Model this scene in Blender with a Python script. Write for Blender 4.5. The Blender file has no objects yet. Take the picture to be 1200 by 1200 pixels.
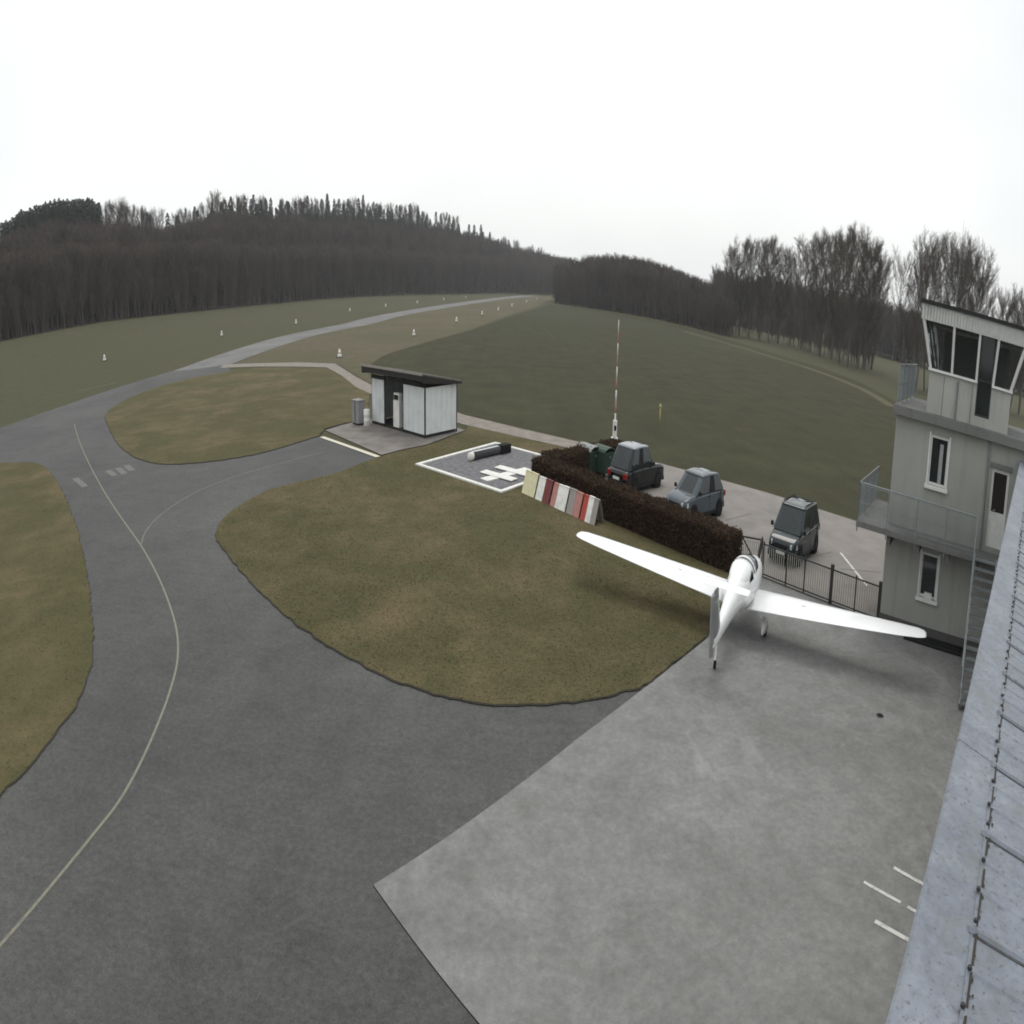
import bpy, math, random
import numpy as np
from mathutils import Matrix, Vector
R = math.radians
scene = bpy.context.scene
COL = scene.collection

# ------------------------------------------------------------------ camera (wide webcam lens, long/lat window)
CAM_H = 7.7
PITCH, ROLL = R(12.2762), R(1.6314)
HALF_W, HALF_H = 0.8262, 0.4729
CAM_M = Matrix.Rotation(math.pi/2-PITCH, 3, 'X') @ Matrix.Rotation(ROLL, 3, 'Z')
cd = bpy.data.cameras.new('camera')
cam = bpy.data.objects.new('camera', cd)
COL.objects.link(cam)
scene.camera = cam
cam.matrix_world = Matrix.Translation((0, 0, CAM_H)) @ CAM_M.to_4x4()
cd.type = 'PANO'
cd.panorama_type = 'EQUIRECTANGULAR'
cd.longitude_min, cd.longitude_max = -HALF_W, HALF_W
cd.latitude_min, cd.latitude_max = -HALF_H, HALF_H
cd.clip_start, cd.clip_end = 0.05, 6000

# ------------------------------------------------------------------ overcast sky and a weak, very soft sun
SUN_AZ, SUN_EL = R(15), R(58)          # azimuth clockwise from +Y
w = bpy.data.worlds.new('World'); scene.world = w; w.use_nodes = True
nt = w.node_tree; nt.nodes.clear()
out = nt.nodes.new('ShaderNodeOutputWorld')
sky = nt.nodes.new('ShaderNodeTexSky'); sky.sky_type = 'NISHITA'; sky.sun_disc = False
sky.sun_elevation = SUN_EL; sky.sun_rotation = SUN_AZ; sky.dust_density = 4; sky.air_density = 1
bg1 = nt.nodes.new('ShaderNodeBackground'); bg1.inputs[1].default_value = 0.10
nt.links.new(sky.outputs[0], bg1.inputs[0])
tc = nt.nodes.new('ShaderNodeTexCoord')
mp = nt.nodes.new('ShaderNodeMapping'); mp.inputs['Scale'].default_value = (1.3, 1.3, 3.0)
mp.inputs['Location'].default_value = (0.35, 0.2, 0.0)
nz = nt.nodes.new('ShaderNodeTexNoise'); nz.inputs['Scale'].default_value = 1.1; nz.inputs['Detail'].default_value = 3
cr = nt.nodes.new('ShaderNodeValToRGB')
cr.color_ramp.elements[0].position = 0.30; cr.color_ramp.elements[0].color = (0.84, 0.86, 0.86, 1)
cr.color_ramp.elements[1].position = 0.55; cr.color_ramp.elements[1].color = (1.0, 1.02, 1.01, 1)
nt.links.new(tc.outputs['Generated'], mp.inputs[0]); nt.links.new(mp.outputs[0], nz.inputs['Vector'])
nt.links.new(nz.outputs[0], cr.inputs[0])
bg2 = nt.nodes.new('ShaderNodeBackground'); bg2.inputs[1].default_value = 1.16
nt.links.new(cr.outputs[0], bg2.inputs[0])
mx = nt.nodes.new('ShaderNodeMixShader'); mx.inputs[0].default_value = 0.86
nt.links.new(bg1.outputs[0], mx.inputs[1]); nt.links.new(bg2.outputs[0], mx.inputs[2]); nt.links.new(mx.outputs[0], out.inputs[0])

sl = bpy.data.lights.new('sun', 'SUN'); sl.energy = 0.8; sl.angle = R(25); sl.color = (1.0, 0.97, 0.92)
so = bpy.data.objects.new('sun', sl); COL.objects.link(so)
sdir = Vector((math.sin(SUN_AZ)*math.cos(SUN_EL), math.cos(SUN_AZ)*math.cos(SUN_EL), math.sin(SUN_EL)))
so.rotation_euler = sdir.to_track_quat('Z', 'Y').to_euler(); so.location = (0, 0, 60)

vs = scene.view_settings
vs.view_transform = 'Standard'; vs.look = 'None'; vs.exposure = 0.0; vs.gamma = 1.0; vs.use_curve_mapping = False
scene.render.engine = 'CYCLES'
scene.cycles.use_denoising = True
scene.cycles.max_bounces = 6; scene.cycles.transparent_max_bounces = 12
scene.cycles.volume_bounces = 1
scene.cycles.filter_width = 1.8

# ------------------------------------------------------------------ pixel <-> world
def ray(x, y):
    lon = (x-600)/600*HALF_W; lat = (600-y)/600*HALF_H
    return CAM_M @ Vector((math.sin(lon)*math.cos(lat), math.sin(lat), -math.cos(lon)*math.cos(lat)))
def g(x, y, z=0.0):
    d = ray(x, y); t = (z-CAM_H)/d.z
    return Vector((d.x*t, d.y*t, z))
def azimuth(x, y=380):
    d = ray(x, y); return math.atan2(d.x, d.y)
def elev(x, y): return math.atan2(ray(x, y).z, math.hypot(ray(x, y).x, ray(x, y).y))
def polar(x, y, D):
    d = ray(x, y); h = math.hypot(d.x, d.y)
    return Vector((d.x/h*D, d.y/h*D, CAM_H + d.z/h*D))

# ------------------------------------------------------------------ materials
def _new(name):
    m = bpy.data.materials.new(name); m.use_nodes = True
    n = m.node_tree.nodes; b = n['Principled BSDF']
    return m, m.node_tree, n, b
def ramp(nt_, src, stops):
    r = nt_.nodes.new('ShaderNodeValToRGB'); e = r.color_ramp.elements
    while len(e) < len(stops): e.new(0.5)
    for i, (p, c) in enumerate(stops):
        e[i].position = p; e[i].color = tuple(c)+(1,)
    nt_.links.new(src, r.inputs[0]); return r.outputs[0]
def noise(nt_, vec, scale, detail=4, rough=0.55, dist=0.0):
    t = nt_.nodes.new('ShaderNodeTexNoise'); t.inputs['Scale'].default_value = scale
    t.inputs['Detail'].default_value = detail; t.inputs['Roughness'].default_value = rough; t.inputs['Distortion'].default_value = dist
    nt_.links.new(vec, t.inputs['Vector']); return t.outputs[0]
def mixc(nt_, fac, a, b, mode='MIX'):
    m = nt_.nodes.new('ShaderNodeMix'); m.data_type = 'RGBA'; m.blend_type = mode
    for s, v in ((m.inputs[0], fac), (m.inputs[6], a), (m.inputs[7], b)):
        if isinstance(v, (float, int)): s.default_value = v
        elif isinstance(v, tuple): s.default_value = v+(1,)
        else: nt_.links.new(v, s)
    return m.outputs[2]
def mapping(nt_, vec, scale=(1, 1, 1), rot=(0, 0, 0)):
    m = nt_.nodes.new('ShaderNodeMapping'); m.inputs['Scale'].default_value = scale; m.inputs['Rotation'].default_value = rot
    nt_.links.new(vec, m.inputs[0]); return m.outputs[0]
def bumpn(nt_, b, h, strength, dist=0.02):
    n = nt_.nodes.new('ShaderNodeBump'); n.inputs['Strength'].default_value = strength; n.inputs['Distance'].default_value = dist
    nt_.links.new(h, n.inputs['Height']); nt_.links.new(n.outputs[0], b.inputs['Normal'])

def plain(name, c, rough=0.6, metal=0.0, var=0.12, scale=6.0, bump=0.0, spec=0.4, dirt=None):
    m, t, n, b = _new(name)
    co = n.new('ShaderNodeTexCoord').outputs['Object']
    nz_ = noise(t, co, scale, 5)
    lo = tuple(x*(1-var) for x in c); hi = tuple(min(1, x*(1+var)) for x in c)
    col = ramp(t, nz_, [(0.3, lo), (0.7, hi)])
    if dirt:
        d = ramp(t, noise(t, co, scale*0.35, 6, 0.65), [(0.52, (0, 0, 0)), (0.72, (1, 1, 1))])
        mm = t.nodes.new('ShaderNodeMath'); mm.operation = 'MULTIPLY'; mm.inputs[1].default_value = dirt[1]; t.links.new(d, mm.inputs[0])
        col = mixc(t, mm.outputs[0], col, dirt[0])
    t.links.new(col, b.inputs['Base Color'])
    b.inputs['Roughness'].default_value = rough; b.inputs['Metallic'].default_value = metal
    b.inputs['Specular IOR Level'].default_value = spec
    if bump: bumpn(t, b, nz_, bump)
    return m

def grass_mat(name, base, brown, dark, patch=0.09, brown_at=(0.48, 0.68), fine_c=1.0):
    m, t, n, b = _new(name)
    geo = n.new('ShaderNodeNewGeometry').outputs['Position']
    big = noise(t, geo, patch, 4, 0.6, 0.6)
    mid = noise(t, geo, 0.55, 5, 0.6)
    fine = noise(t, geo, 9.0, 4, 0.7)
    col = mixc(t, ramp(t, big, [(brown_at[0], (0, 0, 0)), (brown_at[1], (1, 1, 1))]), base, brown)
    col = mixc(t, ramp(t, mid, [(0.40, (0, 0, 0)), (0.75, (.75, .75, .75))]), col, dark)
    lo_, hi_ = 1-.38*fine_c, 1+.28*fine_c
    f = ramp(t, fine, [(0.30, (lo_, lo_, lo_*.98)), (0.72, (hi_, hi_*.99, hi_*.95))])
    col = mixc(t, 1.0, col, f, 'MULTIPLY')
    t.links.new(col, b.inputs['Base Color'])
    b.inputs['Roughness'].default_value = 0.95; b.inputs['Specular IOR Level'].default_value = 0.1
    bumpn(t, b, fine, 0.5, 0.03)
    return m

def asphalt_mat(name='asphalt', k=1.13):
    m, t, n, b = _new(name)
    geo = n.new('ShaderNodeNewGeometry').outputs['Position']
    big = noise(t, geo, 0.10, 5, 0.6, 0.5)
    mid = noise(t, geo, 0.9, 6, 0.65)
    fine = noise(t, geo, 28.0, 3, 0.7)
    grain = noise(t, geo, 7.0, 5, 0.75)
    # worn tyre arcs along the taxi direction
    wv = t.nodes.new('ShaderNodeTexWave'); wv.wave_type = 'RINGS'; wv.inputs['Scale'].default_value = 0.55; wv.inputs['Distortion'].default_value = 3.0
    wv.inputs['Detail'].default_value = 4; wv.inputs['Detail Scale'].default_value = 0.6
    mpn = t.nodes.new('ShaderNodeMapping'); mpn.inputs['Location'].default_value = (-2.0, -27.0, 0); t.links.new(geo, mpn.inputs[0]); t.links.new(mpn.outputs[0], wv.inputs['Vector'])
    col = ramp(t, big, [(0.30, (0.058*k, 0.058*k, 0.0565*k)), (0.50, (0.074*k, 0.074*k, 0.072*k)), (0.72, (0.092*k, 0.0915*k, 0.088*k))])
    col = mixc(t, 1.0, col, ramp(t, mid, [(0.28, (0.84, 0.84, 0.84)), (0.5, (1, 1, 1)), (0.78, (1.15, 1.145, 1.13))]), 'MULTIPLY')
    col = mixc(t, 1.0, col, ramp(t, wv.outputs[0], [(0.2, (0.985, 0.985, 0.985)), (0.8, (1.015, 1.015, 1.015))]), 'MULTIPLY')
    col = mixc(t, 1.0, col, ramp(t, grain, [(0.28, (0.72, 0.72, 0.72)), (0.5, (1, 1, 1)), (0.74, (1.34, 1.335, 1.32))]), 'MULTIPLY')
    col = mixc(t, 1.0, col, ramp(t, fine, [(0.25, (0.78, 0.78, 0.78)), (0.75, (1.22, 1.22, 1.22))]), 'MULTIPLY')
    sp = noise(t, geo, 0.9, 3, 0.5, 0.5)
    col = mixc(t, ramp(t, sp, [(0.68, (0, 0, 0)), (0.78, (.5, .5, .5))]), col, (0.036*k, 0.035*k, 0.034*k))
    t.links.new(col, b.inputs['Base Color'])
    b.inputs['Roughness'].default_value = 0.85; b.inputs['Specular IOR Level'].default_value = 0.25
    bumpn(t, b, fine, 0.35, 0.008)
    return m

def concrete_mat():
    m, t, n, b = _new('concrete_apron')
    geo = n.new('ShaderNodeNewGeometry').outputs['Position']
    big = noise(t, geo, 0.22, 6, 0.62, 0.8)
    mid = noise(t, geo, 1.3, 6, 0.65, 0.3)
    fine = noise(t, geo, 30.0, 3, 0.7)
    col = ramp(t, big, [(0.28, (0.168, 0.168, 0.161)), (0.50, (0.205, 0.205, 0.198)), (0.75, (0.240, 0.240, 0.233))])
    col = mixc(t, 1.0, col, ramp(t, mid, [(0.28, (0.83, 0.83, 0.82)), (0.52, (1, 1, 1)), (0.76, (1.17, 1.17, 1.16))]), 'MULTIPLY')
    col = mixc(t, 1.0, col, ramp(t, fine, [(0.25, (0.86, 0.86, 0.86)), (0.75, (1.12, 1.12, 1.12))]), 'MULTIPLY')
    col = mixc(t, 1.0, col, ramp(t, noise(t, geo, 6.0, 5, 0.75), [(0.28, (0.80, 0.80, 0.80)), (0.5, (1, 1, 1)), (0.74, (1.22, 1.22, 1.21))]), 'MULTIPLY')
    st = noise(t, geo, 0.55, 3, 0.5, 0.4)
    col = mixc(t, ramp(t, st, [(0.62, (0, 0, 0)), (0.78, (.6, .6, .6))]), col, (0.11, 0.107, 0.10))
    pale = noise(t, mapping(t, geo, (1.0, 0.35, 1), (0, 0, R(-44))), 0.7, 5, 0.6, 0.6)
    col = mixc(t, ramp(t, pale, [(0.62, (0, 0, 0)), (0.80, (.6, .6, .6))]), col, (0.36, 0.36, 0.35))
    t.links.new(col, b.inputs['Base Color'])
    b.inputs['Roughness'].default_value = 0.8; b.inputs['Specular IOR Level'].default_value = 0.3
    bumpn(t, b, fine, 0.2, 0.006)
    return m

def field_mat():
    m, t, n, b = _new('winter_field')
    geo = n.new('ShaderNodeNewGeometry').outputs['Position']
    big = noise(t, geo, 0.018, 5, 0.6, 0.8)
    mid = noise(t, geo, 0.25, 5, 0.65)
    fine = noise(t, geo, 5.0, 4, 0.7)
    rows = noise(t, mapping(t, geo, (0.9, 0.02, 1), (0, 0, R(41))), 1.0, 3, 0.5)
    col = ramp(t, big, [(0.30, (0.056, 0.050, 0.031)), (0.50, (0.051, 0.053, 0.029)), (0.72, (0.060, 0.063, 0.034))])
    col = mixc(t, 1.0, col, ramp(t, mid, [(0.30, (0.80, 0.78, 0.78)), (0.72, (1.2, 1.18, 1.12))]), 'MULTIPLY')
    col = mixc(t, 1.0, col, ramp(t, rows, [(0.35, (0.95, 0.94, 0.94)), (0.65, (1.04, 1.04, 1.03))]), 'MULTIPLY')
    col = mixc(t, 1.0, col, ramp(t, fine, [(0.28, (0.7, 0.7, 0.7)), (0.74, (1.25, 1.25, 1.2))]), 'MULTIPLY')
    t.links.new(col, b.inputs['Base Color'])
    b.inputs['Roughness'].default_value = 0.95; b.inputs['Specular IOR Level'].default_value = 0.1
    bumpn(t, b, fine, 0.8, 0.08)
    return m

def bark_mat(name, c, twig=False):
    m, t, n, b = _new(name)
    oi = n.new('ShaderNodeObjectInfo').outputs['Random']
    co = n.new('ShaderNodeTexCoord').outputs['Object']
    col = ramp(t, noise(t, mapping(t, co, (3, 3, 0.6)), 2.0, 5), [(0.3, tuple(x*.7 for x in c)), (0.7, tuple(x*1.25 for x in c))])
    col = mixc(t, 1.0, col, ramp(t, oi, [(0.0, (0.75, 0.73, 0.72)), (0.5, (1, 1, 1)), (1.0, (1.22, 1.2, 1.16))]), 'MULTIPLY')
    t.links.new(col, b.inputs['Base Color']); b.inputs['Roughness'].default_value = 0.95; b.inputs['Specular IOR Level'].default_value = 0.1
    return m

def leaf_mat(name, c1, c2, c3, trans=0.0):
    m, t, n, b = _new(name)
    geo = n.new('ShaderNodeNewGeometry')
    oi = n.new('ShaderNodeObjectInfo').outputs['Random']
    rnd = geo.outputs['Random Per Island']
    col = ramp(t, rnd, [(0.0, c1), (0.5, c2), (1.0, c3)])
    col = mixc(t, 1.0, col, ramp(t, oi, [(0.0, (0.8, 0.8, 0.8)), (1.0, (1.2, 1.2, 1.2))]), 'MULTIPLY')
    t.links.new(col, b.inputs['Base Color']); b.inputs['Roughness'].default_value = 0.85; b.inputs['Specular IOR Level'].default_value = 0.15
    return m

def roof_metal_mat():
    m, t, n, b = _new('weathered_roof_sheet')
    geo = n.new('ShaderNodeNewGeometry').outputs['Position']
    big = noise(t, geo, 1.1, 6, 0.65, 0.5)
    mid = noise(t, geo, 9.0, 6, 0.7)
    spk = noise(t, geo, 26.0, 3, 0.6)
    col = ramp(t, big, [(0.28, (0.155, 0.172, 0.208)), (0.52, (0.205, 0.227, 0.268)), (0.75, (0.265, 0.288, 0.33))])
    col = mixc(t, 1.0, col, ramp(t, mid, [(0.3, (0.74, 0.74, 0.75)), (0.7, (1.18, 1.18, 1.17))]), 'MULTIPLY')
    col = mixc(t, ramp(t, spk, [(0.58, (0, 0, 0)), (0.68, (.8, .8, .8))]), col, (0.10, 0.105, 0.11))
    lich = noise(t, geo, 3.2, 6, 0.75, 0.4)
    col = mixc(t, ramp(t, lich, [(0.50, (0, 0, 0)), (0.68, (.7, .7, .7))]), col, (0.16, 0.17, 0.165))
    t.links.new(col, b.inputs['Base Color'])
    b.inputs['Roughness'].default_value = 0.5; b.inputs['Metallic'].default_value = 0.15
    bumpn(t, b, mid, 0.12, 0.004)
    return m

def wall_mat(name, c, streak=0.35):
    m, t, n, b = _new(name)
    co = n.new('ShaderNodeTexCoord').outputs['Object']
    big = noise(t, co, 0.5, 5, 0.6)
    fine = noise(t, co, 40.0, 3, 0.7)
    stk = noise(t, mapping(t, co, (2.6, 2.6, 0.22)), 1.0, 5, 0.6)
    col = ramp(t, big, [(0.3, tuple(x*.88 for x in c)), (0.7, tuple(x*1.08 for x in c))])
    s = ramp(t, stk, [(0.52, (0, 0, 0)), (0.74, (streak, streak, streak))])
    col = mixc(t, s, col, tuple(x*.55 for x in c))
    t.links.new(col, b.inputs['Base Color'])
    b.inputs['Roughness'].default_value = 0.9; b.inputs['Specular IOR Level'].default_value = 0.2
    bumpn(t, b, fine, 0.15, 0.004)
    return m

def paint_mat(name, c, wear=0.5):
    m, t, n, b = _new(name)
    geo = n.new('ShaderNodeNewGeometry').outputs['Position']
    nn = noise(t, geo, 7.0, 5, 0.7)
    col = mixc(t, ramp(t, nn, [(0.48, (0, 0, 0)), (0.68, (wear, wear, wear))]), c, (0.13, 0.13, 0.125))
    t.links.new(col, b.inputs['Base Color']); b.inputs['Roughness'].default_value = 0.8
    return m

def glass_mat(name, c=(0.015, 0.018, 0.02), rough=0.06):
    m, t, n, b = _new(name)
    co = n.new('ShaderNodeTexCoord').outputs['Object']
    col = ramp(t, noise(t, co, 1.3, 3), [(0.3, tuple(x*.6 for x in c)), (0.7, tuple(x*1.5 for x in c))])
    t.links.new(col, b.inputs['Base Color']); b.inputs['Roughness'].default_value = rough
    b.inputs['Specular IOR Level'].default_value = 0.5
    return m

def clear_glass(name, tint=(0.8, 0.85, 0.85), alpha=0.35):
    m, t, n, b = _new(name)
    tr = n.new('ShaderNodeBsdfTransparent'); tr.inputs[0].default_value = tint+(1,)
    gl = n.new('ShaderNodeBsdfGlossy'); gl.inputs['Roughness'].default_value = 0.03
    mxs = n.new('ShaderNodeMixShader'); mxs.inputs[0].default_value = alpha
    lw = n.new('ShaderNodeFresnel'); lw.inputs[0].default_value = 1.45
    t.links.new(lw.outputs[0], mxs.inputs[0])
    t.links.new(tr.outputs[0], mxs.inputs[1]); t.links.new(gl.outputs[0], mxs.inputs[2])
    t.links.new(mxs.outputs[0], n['Material Output'].inputs[0])
    n.remove(b)
    return m

MT = dict(
    meadow=grass_mat('meadow', (0.082, 0.082, 0.046), (0.094, 0.082, 0.052), (0.060, 0.063, 0.036), 0.03),
    strip=grass_mat('dry_strip', (0.108, 0.100, 0.062), (0.135, 0.114, 0.080), (0.086, 0.086, 0.046), 0.05, (0.4, 0.6)),
    lawn=grass_mat('lawn', (0.094, 0.087, 0.042), (0.148, 0.117, 0.066), (0.072, 0.070, 0.032), 0.17, (0.42, 0.64), fine_c=0.5),
    blade=grass_mat('grass_blade', (0.124, 0.115, 0.057), (0.188, 0.150, 0.087), (0.096, 0.093, 0.043), 0.17, (0.42, 0.64), fine_c=0.4),
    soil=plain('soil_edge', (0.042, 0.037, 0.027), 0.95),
    asphalt=asphalt_mat(), runway=asphalt_mat('runway_asphalt', 2.2), concrete=concrete_mat(), field=field_mat(),
    track=plain('track_soil', (0.026, 0.025, 0.015), 0.95, scale=1.0, var=0.3),
    roll=plain('grey_roll', (0.055, 0.055, 0.058), 0.8),
    pump_dark=plain('grime', (0.055, 0.058, 0.06), 0.9, scale=9, var=0.5),
    path=plain('gravel_path', (0.225, 0.200, 0.170), 0.9, scale=1.2, var=0.2),
    parking=plain('parking_asphalt', (0.225, 0.205, 0.188), 0.9, scale=0.6, var=0.16, dirt=((0.13, 0.12, 0.11), .5)),
    pad=plain('pad_concrete', (0.190, 0.172, 0.158), 0.9, scale=0.9, var=0.25, dirt=((0.09, 0.085, 0.08), .6)),
    litter=plain('forest_floor', (0.040, 0.033, 0.026), 1.0, scale=0.2, var=0.4),
    white_paint=paint_mat('white_paint', (0.62, 0.61, 0.58), 0.6),
    cream_paint=paint_mat('cream_paint', (0.66, 0.62, 0.50), 0.3),
    yellow_paint=paint_mat('yellow_paint', (0.215, 0.205, 0.150), 0.9),
    faded_paint=paint_mat('faded_paint', (0.135, 0.132, 0.118), 0.9),
    gravel=plain('gravel_bed', (0.145, 0.142, 0.150), 0.95, scale=3.0, var=0.35, bump=0.3),
    bark=bark_mat('bark', (0.105, 0.092, 0.078)),
    twig=bark_mat('twig', (0.105, 0.088, 0.074)),
    dark_bark=bark_mat('forest_bark', (0.100, 0.083, 0.073)),
    needles=leaf_mat('needles', (0.036, 0.045, 0.040), (0.050, 0.060, 0.052), (0.066, 0.076, 0.064)),
    hedge=leaf_mat('hedge_leaf', (0.022, 0.013, 0.008), (0.052, 0.030, 0.017), (0.095, 0.058, 0.032)),
    hedge_core=plain('hedge_core', (0.018, 0.012, 0.008), 1.0),
    scrub=leaf_mat('scrub_twig', (0.05, 0.04, 0.03), (0.07, 0.06, 0.04), (0.08, 0.075, 0.05)),
    wall=wall_mat('render_wall', (0.335, 0.338, 0.312)),
    cab_wall=wall_mat('cab_cladding', (0.40, 0.40, 0.375), 0.5),
    plinth=wall_mat('plinth', (0.10, 0.10, 0.095)),
    slab=wall_mat('balcony_concrete', (0.17, 0.172, 0.165), 0.6),
    white=plain('white_frame', (0.70, 0.70, 0.68), 0.45, var=0.05, dirt=((0.45, 0.44, 0.40), .4)),
    fascia=plain('white_fascia', (0.52, 0.53, 0.50), 0.6, var=0.08, dirt=((0.34, 0.34, 0.32), .6)),
    roofing=plain('dark_roofing', (0.022, 0.022, 0.022), 0.8),
    glass=glass_mat('window_glass'),
    car_glass=glass_mat('car_glass', (0.012, 0.017, 0.02), 0.05),
    curtain=plain('curtain', (0.32, 0.33, 0.33), 0.9),
    steel=plain('galvanised_steel', (0.24, 0.26, 0.27), 0.5, 0.4, dirt=((0.15, 0.15, 0.14), .4)),
    dark_steel=plain('dark_steel', (0.03, 0.031, 0.032), 0.5, 0.2),
    fence_bar=plain('fence_bar', (0.30, 0.29, 0.27), 0.6, dirt=((0.09, 0.085, 0.08), .6)),
    roof_metal=roof_metal_mat(),
    rust=plain('screw', (0.03, 0.03, 0.032), 0.7),
    shed_panel=plain('shed_panel', (0.69, 0.72, 0.72), 0.55, var=0.06, scale=1.5, dirt=((0.36, 0.38, 0.38), .5)),
    dark_wood=plain('dark_board', (0.022, 0.020, 0.018), 0.8),
    shed_roof=plain('shed_roof', (0.27, 0.255, 0.23), 0.8, scale=1.0, var=0.3, dirt=((0.10, 0.095, 0.08), .8)),
    gelcoat=plain('white_gelcoat', (0.90, 0.905, 0.91), 0.25, var=0.01, spec=0.5),
    gelgrey=plain('grey_fin_side', (0.30, 0.31, 0.31), 0.25, var=0.03),
    rubber=plain('rubber', (0.010, 0.010, 0.011), 0.85, spec=0.15),
    canopy=glass_mat('canopy_glass', (0.06, 0.065, 0.075), 0.04),
    red=plain('faded_red', (0.40, 0.060, 0.040), 0.7, dirt=((0.20, 0.07, 0.06), .5)),
    maroon=plain('maroon_board', (0.16, 0.035, 0.035), 0.7),
    pink=plain('bleached_board', (0.42, 0.20, 0.17), 0.7),
    board_white=plain('white_board', (0.76, 0.75, 0.71), 0.7, dirt=((0.4, 0.38, 0.33), .5)),
    cream=plain('cream_board', (0.66, 0.62, 0.40), 0.7),
    board_grey=plain('grey_board', (0.30, 0.27, 0.25), 0.8),
    yellow=plain('marker_yellow', (0.42, 0.37, 0.13), 0.7),
    orange=plain('marker_orange', (0.55, 0.20, 0.06), 0.7),
    bin_green=plain('bin_green', (0.020, 0.048, 0.032), 0.6),
    bin_lid=plain('bin_lid_grey', (0.24, 0.25, 0.24), 0.6),
    pump=plain('pump_grey', (0.27, 0.27, 0.27), 0.6),
    lamp=plain('headlight', (0.55, 0.57, 0.58), 0.12),
    tail=plain('tail_light', (0.22, 0.012, 0.01), 0.25),
    rim=plain('alloy_rim', (0.36, 0.36, 0.37), 0.35, 0.5),
    plate=plain('number_plate', (0.66, 0.66, 0.63), 0.5),
    bumper=plain('bumper_plastic', (0.014, 0.014, 0.015), 0.7, spec=0.2),
)
def car_paint(name, c):
    m = plain(name, c, 0.5, 0.0, var=0.03, spec=0.0, dirt=(tuple(x*.9+.004 for x in c), .3))
    m.node_tree.nodes['Principled BSDF'].inputs['Coat Weight'].default_value = 0.9
    m.node_tree.nodes['Principled BSDF'].inputs['Coat Roughness'].default_value = 0.03
    return m
# ------------------------------------------------------------------ objects
def tag(o, label=None, cat=None, group=None, kind=None):
    if label: o['label'] = label
    if cat: o['category'] = cat
    if group: o['group'] = group
    if kind: o['kind'] = kind
    return o
def thing(name, label, cat, loc=(0, 0, 0), rz=0.0, group=None):
    o = bpy.data.objects.new(name, None); COL.objects.link(o)
    o.empty_display_size = 0.3
    o.location = loc; o.rotation_euler = (0, 0, rz)
    return tag(o, label, cat, group)
class MB:
    def __init__(s): s.v = []; s.f = []
    def add(s, vs_, fs):
        k = len(s.v); s.v += [tuple(p) for p in vs_]; s.f += [tuple(i+k for i in f) for f in fs]; return s
    def box(s, c, d, rot=None):
        x, y, z = d[0]/2, d[1]/2, d[2]/2
        vs_ = [Vector((a*x, b*y, e*z)) for e in (-1, 1) for b in (-1, 1) for a in (-1, 1)]
        if rot is not None: vs_ = [rot @ p for p in vs_]
        return s.add([p+Vector(c) for p in vs_], [(0, 2, 3, 1), (4, 5, 7, 6), (0, 1, 5, 4), (2, 6, 7, 3), (0, 4, 6, 2), (1, 3, 7, 5)])
    def span(s, a, b):
        return s.box([(p+q)/2 for p, q in zip(a, b)], [abs(q-p) for p, q in zip(a, b)])
    def beam(s, p0, p1, w_, h_):
        p0, p1 = Vector(p0), Vector(p1); d = p1-p0; L = d.length
        return s.box((p0+p1)/2, (w_, h_, L), d.to_track_quat('Z', 'Y').to_matrix())
    def tube(s, p0, p1, r0, r1=None, n=8, cap=True):
        r1 = r0 if r1 is None else r1
        p0, p1 = Vector(p0), Vector(p1); q = (p1-p0).to_track_quat('Z', 'Y').to_matrix()
        vs_ = []
        for p, r in ((p0, r0), (p1, r1)):
            for i in range(n):
                a = 2*math.pi*i/n; vs_.append(p + q @ Vector((r*math.cos(a), r*math.sin(a), 0)))
        fs = [(i, (i+1) % n, n+(i+1) % n, n+i) for i in range(n)]
        if cap: fs += [tuple(range(n-1, -1, -1)), tuple(range(n, 2*n))]
        return s.add(vs_, fs)
    def poly(s, pts, z0, z1):
        n = len(pts)
        vs_ = [(p[0], p[1], z1) for p in pts] + [(p[0], p[1], z0) for p in pts]
        return s.add(vs_, [tuple(range(n)), tuple(range(2*n-1, n-1, -1))] + [(i, n+i, n+(i+1) % n, (i+1) % n) for i in range(n)])
    def loft(s, rings, closed=True, cap=True):
        k = len(rings[0]); vs_ = [p for r in rings for p in r]; fs = []
        for i in range(len(rings)-1):
            for j in range(k if closed else k-1):
                a, b = i*k+j, i*k+(j+1) % k; fs.append((a, b, b+k, a+k))
        if cap: fs += [tuple(range(k-1, -1, -1)), tuple(range((len(rings)-1)*k, len(rings)*k))]
        return s.add(vs_, fs)
    def mesh(s, name, mat, smooth=False):
        me = bpy.data.meshes.new(name); me.from_pydata(s.v, [], s.f); me.materials.append(mat)
        if smooth: me.polygons.foreach_set('use_smooth', [True]*len(me.polygons))
        me.update(); return me
    def build(s, name, mat, parent=None, smooth=False, bevel=0.0, fix=True):
        me = s.mesh(name, mat, smooth)
        if fix:
            import bmesh
            bm = bmesh.new(); bm.from_mesh(me); bmesh.ops.recalc_face_normals(bm, faces=bm.faces); bm.to_mesh(me); bm.free()
        o = bpy.data.objects.new(name, me); COL.objects.link(o); o.parent = parent
        if bevel:
            b = o.modifiers.new('bevel', 'BEVEL'); b.width = bevel; b.segments = 2; b.limit_method = 'ANGLE'
        return o
def inst(me, name, parent=None, loc=(0, 0, 0), rot=(0, 0, 0), sc=(1, 1, 1)):
    o = bpy.data.objects.new(name, me); COL.objects.link(o); o.parent = parent
    o.location = loc; o.rotation_euler = rot; o.scale = sc; return o
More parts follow.
